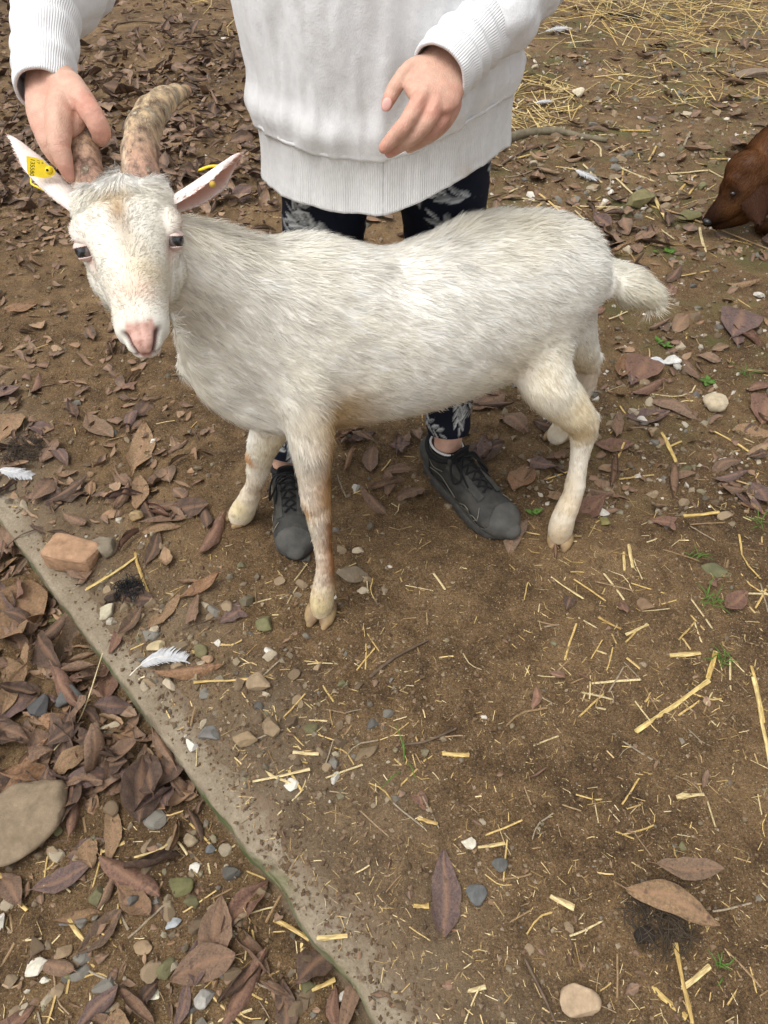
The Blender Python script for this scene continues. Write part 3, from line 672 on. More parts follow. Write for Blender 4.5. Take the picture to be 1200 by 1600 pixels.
# ---- ears (thick cupped leaf shells, joined into the body mesh)
def ear(base, tip, wid, nface, cup, seed, thick=.0035, ux=.5):
    ax = tip-base; Ln = np.linalg.norm(ax); e1 = ax/Ln; e3 = unit(nface-e1*(nface@e1)); e2 = np.cross(e3, e1)
    nl, nw = 30, 18; t = np.linspace(0, 1, nl+1); s = np.linspace(-1, 1, nw+1); T, S = np.meshgrid(t, s, indexing='ij')
    wd = wid*(.62+.55*np.sin(np.pi*np.clip(T*.88+.06, 0, 1))**1.2*1.0)*np.clip((1-T)/.30, 0, 1)**.62; wd = np.maximum(wd, .002)
    cupa = cup*(1-.55*T); Yc = wd*np.sin(S*cupa)/cupa; Zc = wd*(1-np.cos(S*cupa))/cupa
    bendv = -.10*Ln*T*T
    P = base+e1*(T*Ln)[..., None]+e2*Yc[..., None]+e3*(Zc+bendv)[..., None]
    P = P.reshape(-1, 3); i = np.arange(nl)[:, None]*(nw+1); j = np.arange(nw)[None]
    F = np.stack([i+j, i+nw+1+j, i+nw+2+j, i+j+1], -1).reshape(-1, 4)
    nrm = vnormals(P, F); sgn = np.sign((nrm@e3).mean()); nrm = nrm*sgn
    rim = np.clip(np.minimum((1-np.abs(S)).ravel()/.2, (1-T).ravel()/.1), 0, 1)**.5
    outer = P-nrm*(thick*rim)[:, None]
    inner = np.full((len(P), 3), 0.) ; ic = np.tile(A([.50, .26, .20]), (len(P), 1)); oc = np.tile(A([.80, .70, .65]), (len(P), 1))
    fur = np.clip(1-np.exp(-((1-np.abs(S.ravel()))/.16)), 0, 1)[:, None]; ic = ic*fur+A([.82, .76, .70])*(1-fur)
    dk = np.clip(fbm(P*60, 3, seed), 0, 1)[:, None]*.5; ic = ic+(A([.42, .22, .17])-ic)*dk*fur
    Vv = np.r_[P, outer]; nP = len(P)
    Fi, Fo = (F, F[:, ::-1]+nP) if sgn > 0 else (F[:, ::-1], F+nP)
    # rim strip
    loop = [a*(nw+1) for a in range(nl+1)]+[nl*(nw+1)+q for q in range(1, nw+1)]+[a*(nw+1)+nw for a in range(nl-1, -1, -1)]
    Fr = A([[loop[k], loop[k+1], loop[k+1]+nP, loop[k]+nP] for k in range(len(loop)-1)])
    return Vv, [Fi, Fo, Fr], np.r_[ic, oc], (e1, e2, e3, Ln)
EB_L = PT(138, 335, .955); ET_L = PT(17, 229, .985)
EB_R = PT(258, 318, .955); ET_R = PT(384, 252, .965)
tocam = unit(A([0, 0, CAMZ])-EB_L)
earL = ear(EB_L, ET_L, .0155, unit(A([-.25, .15, -1.0])), 1.0, 3)
earR = ear(EB_R, ET_R, .0245, unit(A([.30, -.72, -.70])), 1.65, 4)
for e in (earL, earR): BODY_PARTS.append((e[0], e[1], e[2]))
Vb, Fb = merge([(a, f) for a, f, c in BODY_PARTS]); Cb = np.concatenate([c for a, f, c in BODY_PARTS])
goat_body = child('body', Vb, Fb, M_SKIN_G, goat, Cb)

# ---- coat
SKIPB = PT(200, 395, .93)
def gdens(p):
    d = np.ones(len(p))+2.5*np.exp(-(segdist(p, PY(965, 434, 1.215), PY(1010, 452, 1.215))/.035)**4); u, v, w_ = hloc(p)
    inside = np.exp(-((np.maximum(np.abs(v)-.03, 0)/.02)**2+((u-.06)/.09)**2+((w_+.03)/.035)**2)); d = d*(1-.9*inside)
    for L in LEGS:
        for k in range(len(L)-1):
            if L[k][1] > 660: d += .6*np.exp(-(segdist(p, PY(*L[k][:3]), PY(*L[k+1][:3]))/.04)**2)
    return d
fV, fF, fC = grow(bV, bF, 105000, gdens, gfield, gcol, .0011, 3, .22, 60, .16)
def hfield(p, n):
    u, v, w_ = hloc(p)
    fore = sm(.075, .03, u)
    d = np.outer(fore*.8-(1-fore)*.9, hu)+np.outer(np.tanh(v/.008)*(.35+1.1*np.clip(np.abs(v)/.05, 0, 1)), hv)+np.outer(-.3*np.ones(len(u)), hw)
    cheek = sm(.03, .05, np.abs(v))[:, None]; d = d*(1-cheek)+(np.outer(-np.ones(len(u)), hu)*.8+np.outer(-np.ones(len(u)), hw)*.6)*cheek
    ln = .006+.022*sm(.055, .005, u)*sm(-.05, -.02, w_)*sm(.05, .02, np.abs(v))+.006*sm(-.05, -.085, w_); ln = ln*sm(.222, .19, u)+.004
    return d, ln, np.full(len(u), .15)+.03*sm(.05, .0, u)*sm(.045, .02, np.abs(v))
def hdens(p):
    u, v, w_ = hloc(p); d = 1.0+.6*sm(.06, .01, u); d = d*(1-pinknose(p))
    for sg in (-1, 1):
        q = ((u-.082)/.020)**2+((v-sg*.050)/.02)**2+((w_+.018)/.013)**2; d = d*(1-np.exp(-q*q*.8))
        q2 = ((u-.070)/.016)**2+((v-sg*.054)/.02)**2+((w_+.008)/.012)**2; d = d*(1-.6*np.exp(-q2))
        d = d*(1-np.exp(-(((u-.2135)/.01)**2+((v-sg*.0175)/.008)**2+((w_+.032)/.008)**2)))
    return d
f2 = grow(hVv, hF, 34000, hdens, hfield, hcol, .00090, 4, .34, 95, .22)
def earfield(E):
    e1, e2, e3, Ln = E[3]
    return lambda p, n: (np.tile(e1, (len(p), 1)), np.full(len(p), .0065), np.full(len(p), .2))
fe = []
for E in (earL, earR):
    fe.append(grow(E[0], E[1], 4200, lambda p: np.ones(len(p)), earfield(E), (lambda p, n, E=E: np.where(((n@E[3][2]) > .15)[:, None], A([.56, .34, .27]), A([.82, .77, .72]))), .0008, 5, .2, 90, .2))
Vf, Ff = merge([(fV, fF), (f2[0], f2[1])]+[(a[0], a[1]) for a in fe]); Cf = np.concatenate([fC, f2[2]]+[a[2] for a in fe])
coat = child('coat', Vf, Ff, M_FUR, goat, Cf); tag(coat, kind='stuff')

# ---- horns
m, n, l, b = mat_new('horn'); at = N_(n, 'ShaderNodeAttribute', attribute_name='Col'); co = objco(n)
mp = N_(n, 'ShaderNodeMapping'); mp.inputs['Scale'].default_value = (1, 1, .35); l.new(co, mp.inputs[0])
f = noise(n, l, 75, 8, .75, mp.outputs[0]); rf = ramp(n, [(.38, (.32, .24, .18)), (.50, (1, 1, 1)), (.60, (1.7, 1.65, 1.55))]); l.new(f, rf.inputs[0])
c = mixc(n, l, 1.0, at.outputs['Color'], rf.outputs[0], 'MULTIPLY')
rk = ramp(n, [(.55, (0, 0, 0)), (.63, (.75, .75, .75))]); l.new(noise(n, l, 42, 8, .75, mp.outputs[0]), rk.inputs[0]); c = mixc(n, l, rk.outputs[0], c, (.58, .49, .36))
l.new(c, b.inputs['Base Color']); b.inputs['Roughness'].default_value = .55; bump(n, l, b, mathn(n, l, 'ADD', f, rk.outputs[0]), .9, .003); M_HORN = m
def horn(rows_, seed):
    P = A([PT(*r[:3]) for r in rows_]); R = A([r[3]*r[2]/FPX for r in rows_]); nn, sg = 70, 36
    V, F = tube(P, np.c_[R, R*.92], None, n=nn, seg=sg); t = np.linspace(0, 1, len(V)//sg); tt = np.r_[np.repeat(t, sg), [0, 1]][:len(V)]
    N = vnormals(V, F); ring = np.sin(tt*46+1.5*vn(V*20, seed)); V = V+N*(.0010*ring*sm(.05, .2, tt)+.0012*fbm(V*60, 3, seed)+.0012*fbm(V*18, 2, seed+4))[:, None]
    c = A([.29, .172, .120])*(1-sm(.2, .5, tt))[:, None]+A([.34, .25, .15])*sm(.2, .5, tt)[:, None]; c = c+(A([.26, .14, .06])-c)*sm(.86, 1, tt)[:, None]
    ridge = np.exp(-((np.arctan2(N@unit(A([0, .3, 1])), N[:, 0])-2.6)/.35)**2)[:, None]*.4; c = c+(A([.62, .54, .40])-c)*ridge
    return V, F, c
hR = horn([(222, 315, .968, 31), (219, 270, .962, 29.5), (220, 225, .962, 28), (229, 190, .970, 27), (247, 164, .985, 23), (270, 148, 1.01, 16.5), (289, 142, 1.035, 9)], 5)
hLn = horn([(146, 315, .962, 28), (137, 275, .957, 27), (131, 240, .958, 24.5), (129, 214, .966, 22.5), (128, 190, .985, 20), (132, 168, 1.015, 15), (140, 155, 1.04, 8)], 6)
for q in (hLn, hR): child('horn', q[0], q[1], M_HORN, goat, q[2])

# ---- eyes
m, n, l, b = mat_new('eye'); at = N_(n, 'ShaderNodeAttribute', attribute_name='Col'); l.new(at.outputs['Color'], b.inputs['Base Color']); b.inputs['Roughness'].default_value = .08; b.inputs['Specular IOR Level'].default_value = .6; M_EYE = m
M_LID = mat_plain('eyelid', (.64, .48, .43), .55, .2, 100, .4, 500)
for sg in (-1, 1):
    c = H(.084, sg*.0438, -.018); look = unit(hv*sg*.86+hw*.42+hu*.28)
    V, F = ball(c, .0118*KS, 4); d = (V-c)/(.0118*KS); al = np.arccos(np.clip(d@look, -1, 1))
    hx = unit(hu-look*(hu@look)); vy = np.cross(look, hx); pu = ((np.abs(d@hx) < .50) & (np.abs(d@vy) < .24)) & (al < .9)
    cc = np.tile(A([.16, .13, .12]), (len(V), 1)); cc[al < 1.25] = (.02, .018, .017); cc[al < .82] = (.05, .058, .066); cc[al < .45] = (.018, .02, .024); cc[pu] = (.006, .006, .008)
    child('eye', V, F, M_EYE, goat, cc)
    up_l = unit(hw*.75-hu*.55+look*.1)
    for dirv, lim in ((up_l, .30), (-up_l, .58)):
        V, F = ball(c, .0134*KS, 5); d = (V-c)/(.0134*KS); keep = (d@dirv > lim); f = F[keep[F].all(1)]; ids = np.unique(f); rm_ = np.full(len(V), -1); rm_[ids] = np.arange(len(ids))
        o = child('eyelid', V[ids], rm_[f], M_LID, goat); sl = o.modifiers.new('t', 'SOLIDIFY'); sl.thickness = .0014; sl.offset = -1

# ---- hooves
M_HOOF = mat_vcol('hoof', .5, .3, 60, .6, 200)
def hoof(root, pxg, fwd, wpx, hgt, top, rot=0):
    p = G(*pxg); p[2] = h1(p)-.003; wd = wpx*depth(p)/FPX; fwd = unit(A([fwd[0], fwd[1], 0])); sd_ = np.cross([0, 0, 1], fwd)
    parts = []
    for s in (-1, 1):
        base = p+sd_*s*wd*.235
        rows_ = [(base+fwd*wd*.32+A([0, 0, .004]), .12*wd, .009), (base+fwd*wd*.18+A([0, 0, hgt*.28]), .22*wd, hgt*.30), (base-fwd*wd*.10+A([0, 0, hgt*.42]), .25*wd, hgt*.44), (base-fwd*wd*.36+A([0, 0, hgt*.36]), .20*wd, hgt*.36)]
        parts.append(tube(A([r[0] for r in rows_]), A([(r[1], r[2]) for r in rows_]), sd_, n=14, seg=16))
    V, F = merge(parts); V[:, 2] = np.maximum(V[:, 2], p[2])
    c = np.tile(A([.30, .205, .10]), (len(V), 1)); dk = np.clip(1.5*fbm(V*90, 3, 81)+.2, 0, .9)[:, None]; c = c+(A([.16, .10, .06])-c)*dk
    c = c+(A([.12, .075, .05])-c)*sm(p[2]+.008, p[2], V[:, 2])[:, None]*.6
    child('hoof', V, F, M_HOOF, goat, c)
hoof(goat, (501, 969), (-.25, -1), 50, .036, None); hoof(goat, (374, 815), (-.7, -.6), 42, .030, None); hoof(goat, (873, 850), (-.35, -1), 42, .034, None); hoof(goat, (866, 690), (-.9, -.5), 36, .030, None)

# ---- ear tags (yellow plastic with printed numbers)
M_TAG = mat_plain('tag_plastic', (.83, .62, .012), .4, .08, 200, .15, 300, .5)
M_INK = mat_plain('tag_ink', (.012, .011, .008), .6, .1, 200, 0)
def plate(name, outline, mat_, org, ex, ey, ez, th, parent):
    n_ = len(outline); P = A(outline); top = org+P[:, :1]*ex+P[:, 1:]*ey+ez*th; bot = top-ez*th*1.0
    V = np.r_[top, bot]; bm = bmesh.new(); vs_ = [bm.verts.new(v-root_world(parent)) for v in V]
    bm.faces.new(vs_[:n_]); bm.faces.new(vs_[n_:][::-1])
    for k in range(n_): bm.faces.new([vs_[k], vs_[n_+k], vs_[n_+(k+1) % n_], vs_[(k+1) % n_]])
    bmesh.ops.recalc_face_normals(bm, faces=bm.faces); me = bpy.data.meshes.new(name); bm.to_mesh(me); bm.free(); return obj(name, me, mat_, parent)
def text(s, org, ex, ey, size, parent, name='lettering', lift=None, bold=.0):
    cu = bpy.data.curves.new(name, 'FONT'); cu.body = s; cu.size = size; cu.offset = bold; o = bpy.data.objects.new(name, cu); COL.objects.link(o)
    dg = bpy.context.evaluated_depsgraph_get(); me = bpy.data.meshes.new_from_object(o.evaluated_get(dg)); bpy.data.objects.remove(o); bpy.data.curves.remove(cu)
    V = np.zeros(len(me.vertices)*3, np.float32); me.vertices.foreach_get('co', V); V = V.reshape(-1, 3)
    W = org+V[:, :1]*ex+V[:, 1:2]*ey-root_world(parent); me.vertices.foreach_set('co', W.astype(np.float32).ravel()); me.name = name; me.update()
    return obj(name, me, M_INK, parent)
tc = PT(62, 263, .945); ez = unit(A([0, 0, CAMZ])-tc); ex = unit(PT(75, 262, .945)-PT(45, 255, .945)); ex = unit(ex-ez*(ex@ez)); ey = np.cross(ez, ex)
kk = .945/FPX
ol = [(-19, 13), (-6, 13.5), (4, 12.5), (9, 8), (17, 6.5), (21.5, 2), (21, -4), (16, -8.5), (11, -9.5), (8, -12.5), (-14, -13.5), (-17, -8)]
ol = [(a*kk*1.02, b_*kk*1.02) for a, b_ in ol]
tg = plate('ear_tag', ol, M_TAG, tc, ex, ey, ez, .0014, goat); tag(tg, 'yellow numbered ear tag')
up_ = tc+ez*.00155
text('135580', up_-ex*13.2*kk+ey*12.0*kk*.98, -ey, ex, 8.6*kk, tg, bold=.00001)
text('17', up_-ex*4.6*kk+ey*12.0*kk, -ey, ex, 5.8*kk, tg); text('A', up_+ex*2.2*kk+ey*10.0*kk, -ey, ex, 4.2*kk, tg)
bt = ball(tc+ex*13*kk+ez*.0016, A([5.6, 5.6, 2.2])*kk, 3, A([ex, ey, ez])); child('rivet', bt[0], bt[1], M_TAG, tg)
rt = ball(tc+ex*10.6*kk+ez*.0034, A([2.0, 2.0, .8])*kk, 2, A([ex, ey, ez])); child('rivet_hole', rt[0], rt[1], M_INK, tg)
# back half of that tag, seen under the ear
b0 = PT(56, 285, .965); b1 = PT(70, 298, .965); V, F = tube(A([PT(49, 278, .965), PT(49, 287, .965), PT(58, 292, .965), PT(68, 297, .965)]), np.full(4, .0014), n=10, seg=8); child('ear_tag_back', V, F, M_TAG, goat)
V, F = tube(A([PT(316, 264, .962), PT(328, 260, .962), PT(342, 259.5, .962)]), A([(.010, .0018)]*3), unit(A([0, 0, CAMZ])-PT(330, 260, .96)), n=8, seg=12); child('ear_tag', V, F, M_TAG, goat)
rt = ball(PT(332, 288, .94), .0042, 3); child('ear_tag_back', rt[0], rt[1], mat_plain('tag_dull', (.45, .30, .05), .5, .2), goat)

# ================================================================== PERSON
person = empty('person', G(590, 740, 0)); tag(person, 'person in a white sweatshirt and dark leaf-print leggings gripping the goat\'s horn', 'person')
def skin_mat():
    m, n, l, b = mat_new('skin'); at = N_(n, 'ShaderNodeAttribute', attribute_name='Col'); co = objco(n)
    f = noise(n, l, 55, 6, .65, co); r = ramp(n, [(.3, (.90, .82, .80)), (.7, (1.08, 1.10, 1.10))]); l.new(f, r.inputs[0])
    l.new(mixc(n, l, 1.0, at.outputs['Color'], r.outputs[0], 'MULTIPLY'), b.inputs['Base Color'])
    b.inputs['Roughness'].default_value = .55; b.inputs['Specular IOR Level'].default_value = .35
    b.inputs['Subsurface Weight'].default_value = .18; b.inputs['Subsurface Radius'].default_value = (.006, .0025, .0015); b.inputs['Subsurface Scale'].default_value = .6
    v = N_(n, 'ShaderNodeTexVoronoi', Scale=520.0); l.new(co, v.inputs['Vector']); bump(n, l, b, mathn(n, l, 'ADD', v.outputs['Distance'], noise(n, l, 160, 5, .6, co)), .35, .0012); return m
M_SKIN = skin_mat()
SK = A([.565, .355, .265]); SKR = A([.55, .235, .175])
SH_L, SH_R = A([-.18, 1.30, 1.26]), A([.18, 1.30, 1.26])
EL_L, EL_R = A([-.42, 1.37, 1.03]), PT(860, -110, 1.08)
WR_L, WR_R = PT(74, 122, .962), PT(694, 104, .955)
# gripping hand
hand1 = [tube(A([PT(73, 90, .975), PT(76, 128, .962), PT(86, 165, .948), PT(92, 192, .942)]), A([(.026, .021), (.030, .021), (.0375, .019), (.036, .017)]), [1, 0, 0], n=22, seg=24),
  ttx([(84, 120, .965, 30), (104, 145, .950, 30), (118, 162, .942, 24)], n=14, seg=20), ttx([(108, 135, .948, 24), (131, 160, .932, 19), (147, 184, .930, 17.5), (157, 204, .938, 16), (157, 216, .958, 13)], n=22, seg=18),                     # thumb over the horn
  ttx([(96, 160, .936, 22), (92, 195, .926, 21), (93, 228, .924, 17.5), (101, 256, .930, 13.5), (109, 277, .940, 9)], n=24, seg=18),                       # index finger down the horn
  ttx([(72, 165, .95, 19), (68, 196, .942, 17.5), (77, 226, .942, 15.5), (93, 250, .952, 13), (112, 262, .975, 11)], n=22, seg=18),                       # middle finger behind it
  ttx([(66, 168, .965, 16), (64, 194, .966, 15), (78, 220, .972, 14), (103, 236, .988, 12), (128, 236, .998, 10)], n=20, seg=16),
  ttx([(68, 160, .985, 14), (70, 185, .995, 13), (86, 205, 1.005, 12), (112, 215, 1.01, 10), (135, 214, 1.005, 9)], n=20, seg=16)]
g1V, g1F = remesh(hand1, .002, 7, .5)
# relaxed hand
hand2 = [tube(A([PT(722, 76, .970), PT(706, 90, .962), PT(688, 118, .945), PT(674, 146, .934)]), A([(.025, .020), (.030, .021), (.037, .019), (.038, .016)]), unit(PT(715, 145, .95)-PT(650, 95, .95)), n=22, seg=24),
  ttx([(668, 102, .945, 17), (646, 106, .938, 14.5), (628, 121, .935, 12.5), (614, 143, .938, 12), (604, 164, .942, 9.5)], n=24, seg=18),
  ttx([(668, 135, .932, 15), (653, 163, .922, 14.5), (634, 193, .922, 13.5), (616, 214, .932, 12.5), (600, 231, .942, 9.5)], n=24, seg=18),
  ttx([(684, 145, .935, 15), (676, 174, .928, 14), (656, 203, .932, 13), (632, 222, .944, 12), (609, 238, .955, 9)], n=24, seg=18),
  ttx([(697, 145, .945, 14), (696, 174, .942, 13), (680, 200, .948, 12), (658, 219, .960, 11), (640, 231, .968, 8.5)], n=22, seg=18),
  ttx([(705, 138, .955, 13), (710, 162, .957, 12), (699, 188, .962, 10.5), (683, 206, .972, 9.5), (668, 219, .98, 7.5)], n=20, seg=16)]
g2V, g2F = remesh(hand2, .002, 6, .5)
# rest of the body, under the clothes
SHOE_R = (G(664, 726), G(803, 846)); SHOE_L = (G(453, 742), G(461, 884))
AN_R = SHOE_R[0]+unit(SHOE_R[1]-SHOE_R[0])*.072; AN_L = SHOE_L[0]+unit(SHOE_L[1]-SHOE_L[0])*.072
LEGP_R = A([AN_R+A([0, 0, .06]), AN_R+A([0, .010, .142]), [.135, 1.285, .30], [.122, 1.295, .43], PY(693, 330, 1.295), [.095, 1.29, .80]]); LEGR_R = A([.039, .040, .050, .054, .070, .084])
LEGP_L = A([AN_L+A([0, 0, .06]), AN_L+A([0, .006, .125]), [-.175, 1.235, .28], [-.145, 1.255, .43], PY(507, 345, 1.275), [-.095, 1.29, .80]]); LEGR_L = A([.039, .040, .050, .054, .068, .084])
bp = [tube(LEGP_R, LEGR_R-.008, n=26, seg=18), tube(LEGP_L, LEGR_L-.008, n=26, seg=18),
      tube(A([[0, 1.29, .76], [0, 1.28, .95], [0, 1.29, 1.15], [0, 1.30, 1.28]]), A([(.15, .10), (.13, .09), (.15, .10), (.14, .07)]), [1, 0, 0], n=20, seg=24),
      tube(A([[0, 1.30, 1.28], [0, 1.29, 1.36], [0, 1.28, 1.42]]), A([.055, .048, .05]), n=8),
      tube(A([[0, 1.27, 1.39], [0, 1.262, 1.44], [0, 1.268, 1.50], [0, 1.28, 1.555], [0, 1.285, 1.59]]), A([(.045, .062), (.062, .082), (.072, .092), (.068, .088), (.042, .055)]), [1, 0, 0], n=18, seg=24),
      ball([0, 1.172, 1.468], (.013, .018, .022), 2), ball([-.072, 1.28, 1.48], (.010, .018, .028), 2), ball([.072, 1.28, 1.48], (.010, .018, .028), 2),
      tube(A([PT(73, 100, .972), PT(72, 12, 1.012), PT(84, -8, 1.02), PT(112, -62, 1.07), EL_L, SH_L]), A([.026, .027, .029, .034, .038, .048]), n=26), tube(A([PT(712, 88, .962), PT(752, 44, .985), PT(772, 22, .995), PT(810, -28, 1.03), EL_R, SH_R]), A([.025, .027, .029, .034, .038, .048]), n=26),
      tube(A([LEGP_R[0], LEGP_R[0]+A([.07, -.10, -.015])]), A([.030, .022]), n=6), tube(A([LEGP_L[0], LEGP_L[0]+A([0, -.12, -.015])]), A([.030, .022]), n=6)]
b2V, b2F = remesh(bp, .008, 3, .5)
def crease(V, N, lst, tend):
    d = np.zeros(len(V))
    for p0, p1, r in lst:      # p0 on the joint, p1 along the finger
        ax_ = unit(p1-p0); s = (V-p0)@ax_; m_ = np.linalg.norm(V-p0, axis=1) < r
        for k_, a_ in ((0, 1.0), (.0028, .6), (-.0028, .6)): d -= m_*a_*.0008*np.exp(-((s-k_)/.0009)**2)
    for p0, p1, h_ in tend: d += h_*np.exp(-(segdist(V, p0, p1)/.0042)**2)
    return V+N*(d+.00035*fbm(V*120, 3, 93))[:, None]
g1N = vnormals(g1V, g1F); g1V = crease(g1V, g1N, [(PT(147, 184, .925), PT(157, 204, .93), .026), (PT(133, 160, .925), PT(147, 184, .925), .02), (PT(93, 226, .912), PT(101, 256, .918), .022), (PT(78, 226, .93), PT(93, 250, .94), .016)], [(PT(80, 140, .94), PT(92, 190, .905), .0016), (PT(66, 145, .95), PT(66, 190, .93), .0014), (PT(98, 140, .93), PT(128, 160, .915), .0012)])
g2N = vnormals(g2V, g2F); g2V = crease(g2V, g2N, [(PT(634, 193, .912), PT(616, 214, .92), .018), (PT(616, 214, .92), PT(600, 231, .93), .014), (PT(656, 203, .922), PT(632, 222, .934), .015), (PT(628, 121, .927), PT(614, 143, .93), .017), (PT(614, 143, .93), PT(604, 164, .935), .013), (PT(680, 200, .94), PT(658, 219, .95), .013)], [(PT(696, 100, .945), PT(653, 160, .908), .0016), (PT(702, 102, .945), PT(677, 170, .914), .0018), (PT(708, 106, .948), PT(697, 170, .928), .0016)])
def skcol(V, reds):
    c = np.tile(SK, (len(V), 1))
    for q, r in reds: c = c+(SKR-c)*(.6*np.exp(-(np.linalg.norm(V-q, axis=1)/r)**2))[:, None]
    return (c+(SKR-c)*(np.clip(fbm(V*45, 3, 91), 0, 1)*.45)[:, None])*(1+.10*fbm(V*160, 3, 92))[:, None]
reds1 = [(PT(135, 160, .92), .018), (PT(160, 208, .935), .016), (PT(64, 205, .94), .014), (PT(105, 270, .93), .016)]
reds2 = [(PT(650, 160, .915), .014), (PT(676, 172, .92), .012), (PT(602, 166, .94), .012), (PT(600, 231, .94), .012), (PT(628, 196, .92), .01), (PT(609, 238, .95), .012), (PT(712, 158, .95), .014), (PT(690, 185, .94), .02)]
pV, pF = merge([(g1V, g1F), (g2V, g2F), (b2V, b2F)]); pC = np.concatenate([skcol(g1V, reds1), skcol(g2V, reds2), skcol(b2V, [])])
child('body', pV, pF, M_SKIN, person, pC)
M_NAIL = mat_plain('fingernail', (.66, .38, .33), .3, .05, 100, 0, spec=.5)
nl_ = PT(604, 163, .932); nz = unit(A([0, 0, CAMZ])-nl_); nx_ = unit(PT(600, 171, .93)-PT(609, 153, .93)); nx_ = unit(nx_-nz*(nx_@nz)); ny_ = np.cross(nz, nx_)
V, F = ball(nl_-nz*-.0005, A([.0085, .0062, .0022]), 3, A([nx_, ny_, nz])); child('fingernail', V, F, M_NAIL, person)
V, F = ball([0, 1.30, 1.50], (.082, .095, .098), 4); V = V[:]; V[:, 1] = np.maximum(V[:, 1], 1.235); V += vnormals(V, F)*(.006*fbm(V*40, 3, 5))[:, None]
child('hair', np.r_[V], F, mat_plain('hair', (.06, .035, .02), .5, .4, 120, .6, 300), person)
for sx_ in (-1, 1):
    V, F = ball([sx_*.030, 1.197, 1.488], .010, 2); child('eye', V, F, M_EYE, person, np.tile(A([.1, .07, .05]), (len(V), 1)))

# ---- sweatshirt
def cloth_mat(name, colr, rib=0):
    m, n, l, b = mat_new(name); at = N_(n, 'ShaderNodeAttribute', attribute_name='Col'); co = objco(n)
    f = noise(n, l, 420, 4, .65, co); f2_ = noise(n, l, 90, 5, .6, co); r = ramp(n, [(.3, (.93, .93, .93)), (.7, (1.04, 1.04, 1.04))]); l.new(f2_, r.inputs[0])
    l.new(mixc(n, l, 1.0, at.outputs['Color'], r.outputs[0], 'MULTIPLY'), b.inputs['Base Color']); b.inputs['Roughness'].default_value = .95; b.inputs['Specular IOR Level'].default_value = .1; b.inputs['Sheen Weight'].default_value = .15
    h = mathn(n, l, 'ADD', mathn(n, l, 'MULTIPLY', f, .7), mathn(n, l, 'MULTIPLY', f2_, .6))
    if rib:
        ar = N_(n, 'ShaderNodeAttribute', attribute_name='Rib'); sp = n.new('ShaderNodeSeparateColor'); l.new(ar.outputs['Color'], sp.inputs[0])
        s = mathn(n, l, 'SINE', mathn(n, l, 'MULTIPLY', sp.outputs[0], rib)); h = mathn(n, l, 'ADD', mathn(n, l, 'MULTIPLY', h, .8), mathn(n, l, 'MULTIPLY', s, .28))
    bump(n, l, b, h, .55, .0022); return m
M_SW = cloth_mat('sweatshirt_fleece', 0); M_RIB = cloth_mat('ribbed_knit', 0, 2*math.pi/.0032)
SWC = A([.735, .735, .738])
def ring_surface(levels, nth, zoff, disp, lo=0, hi=1):
    """levels: z, cx, cy, a, b"""
    Lv = A(levels); n = len(Lv); th = np.linspace(0, 2*math.pi, nth, endpoint=False)
    X = Lv[:, 1:2]+Lv[:, 3:4]*np.sin(th)[None]; Y = Lv[:, 2:3]-Lv[:, 4:5]*np.sign(np.cos(th))*np.abs(np.cos(th))**.85
    Z = Lv[:, 0:1]+zoff(X, Y, Lv[:, 0:1]); P = np.stack([X, Y, Z], -1)
    N = np.stack([np.sin(th)/1.0, -np.cos(th)*1.2, 0*th], -1); N /= np.linalg.norm(N, axis=1)[:, None]
    TH, ZZ = np.broadcast_to(th[None], X.shape), np.broadcast_to(Lv[:, 0:1], X.shape)
    d = disp(TH, ZZ, X); P = P+N[None]*d[..., None]
    i = np.arange(n-1)[:, None]*nth; j = np.arange(nth)[None]; j2 = (j+1) % nth
    F = np.stack([i+j, i+j2, i+nth+j2, i+nth+j], -1).reshape(-1, 4)
    arc = np.broadcast_to((th*(Lv[:, 3].mean()+Lv[:, 4].mean())/2)[None], X.shape)
    return P.reshape(-1, 3), F, arc.ravel()
hemz = lambda X, Y, Z: (.066*sm(-.02, .20, X)+.012*sm(-.05, -.2, X))*sm(1.15, .68, Z)
def cyc(TH, ZZ, k, kz, s, o=3):
    q = np.c_[np.cos(TH).ravel()*k, np.sin(TH).ravel()*k, ZZ.ravel()*kz]; return fbm(q, o, s).reshape(TH.shape)
def swdisp(TH, ZZ, X):
    fold = .015*cyc(TH, ZZ, 2.4, 2.0, 101)+.012*cyc(TH, ZZ, 6.5, 3.5, 102)+.005*cyc(TH, ZZ, 11, 12, 103)
    b_ = np.exp(-((ZZ-.785)/.025)**2)*.010*(1+cyc(TH, ZZ, 6, 3, 104)); return fold+b_
lv = []
for z in np.linspace(.752, 1.30, 110):
    k = sm(.75, 1.0, z); a = .204+.020*k; b_ = .150+.008*k; cy = 1.283-.012*k
    if z > 1.18: q = (z-1.18)/.12; a = a-.075*q*q; b_ = b_-.075*q*q; cy += .01*q
    lv.append((z, .0, cy, a, b_))
V, F, arc = ring_surface(lv, 260, hemz, swdisp)
def swcol(V):
    c = np.tile(SWC, (len(V), 1)); c = c*(1+.03*fbm(V*14, 3, 111))[:, None]
    for q, r, k, s in [(PY(742, 252, 1.2), .020, (.42, .27, .18), .65), (PY(765, 235, 1.25), .022, (.46, .30, .2), .6), (PY(725, 270, 1.17), .018, (.48, .34, .24), .5), (PY(470, 215, 1.14), .03, (.62, .60, .56), .4), (PY(770, 205, 1.27), .03, (.58, .5, .42), .4), (PY(500, 290, 1.13), .018, (.58, .56, .52), .4)]:
        w_ = s*np.exp(-(np.linalg.norm(V-q, axis=1)/r)**2)*np.clip(.5+1.2*fbm(V*70, 3, 112), 0, 1); c = c+(A(k)-c)*w_[:, None]
    return c
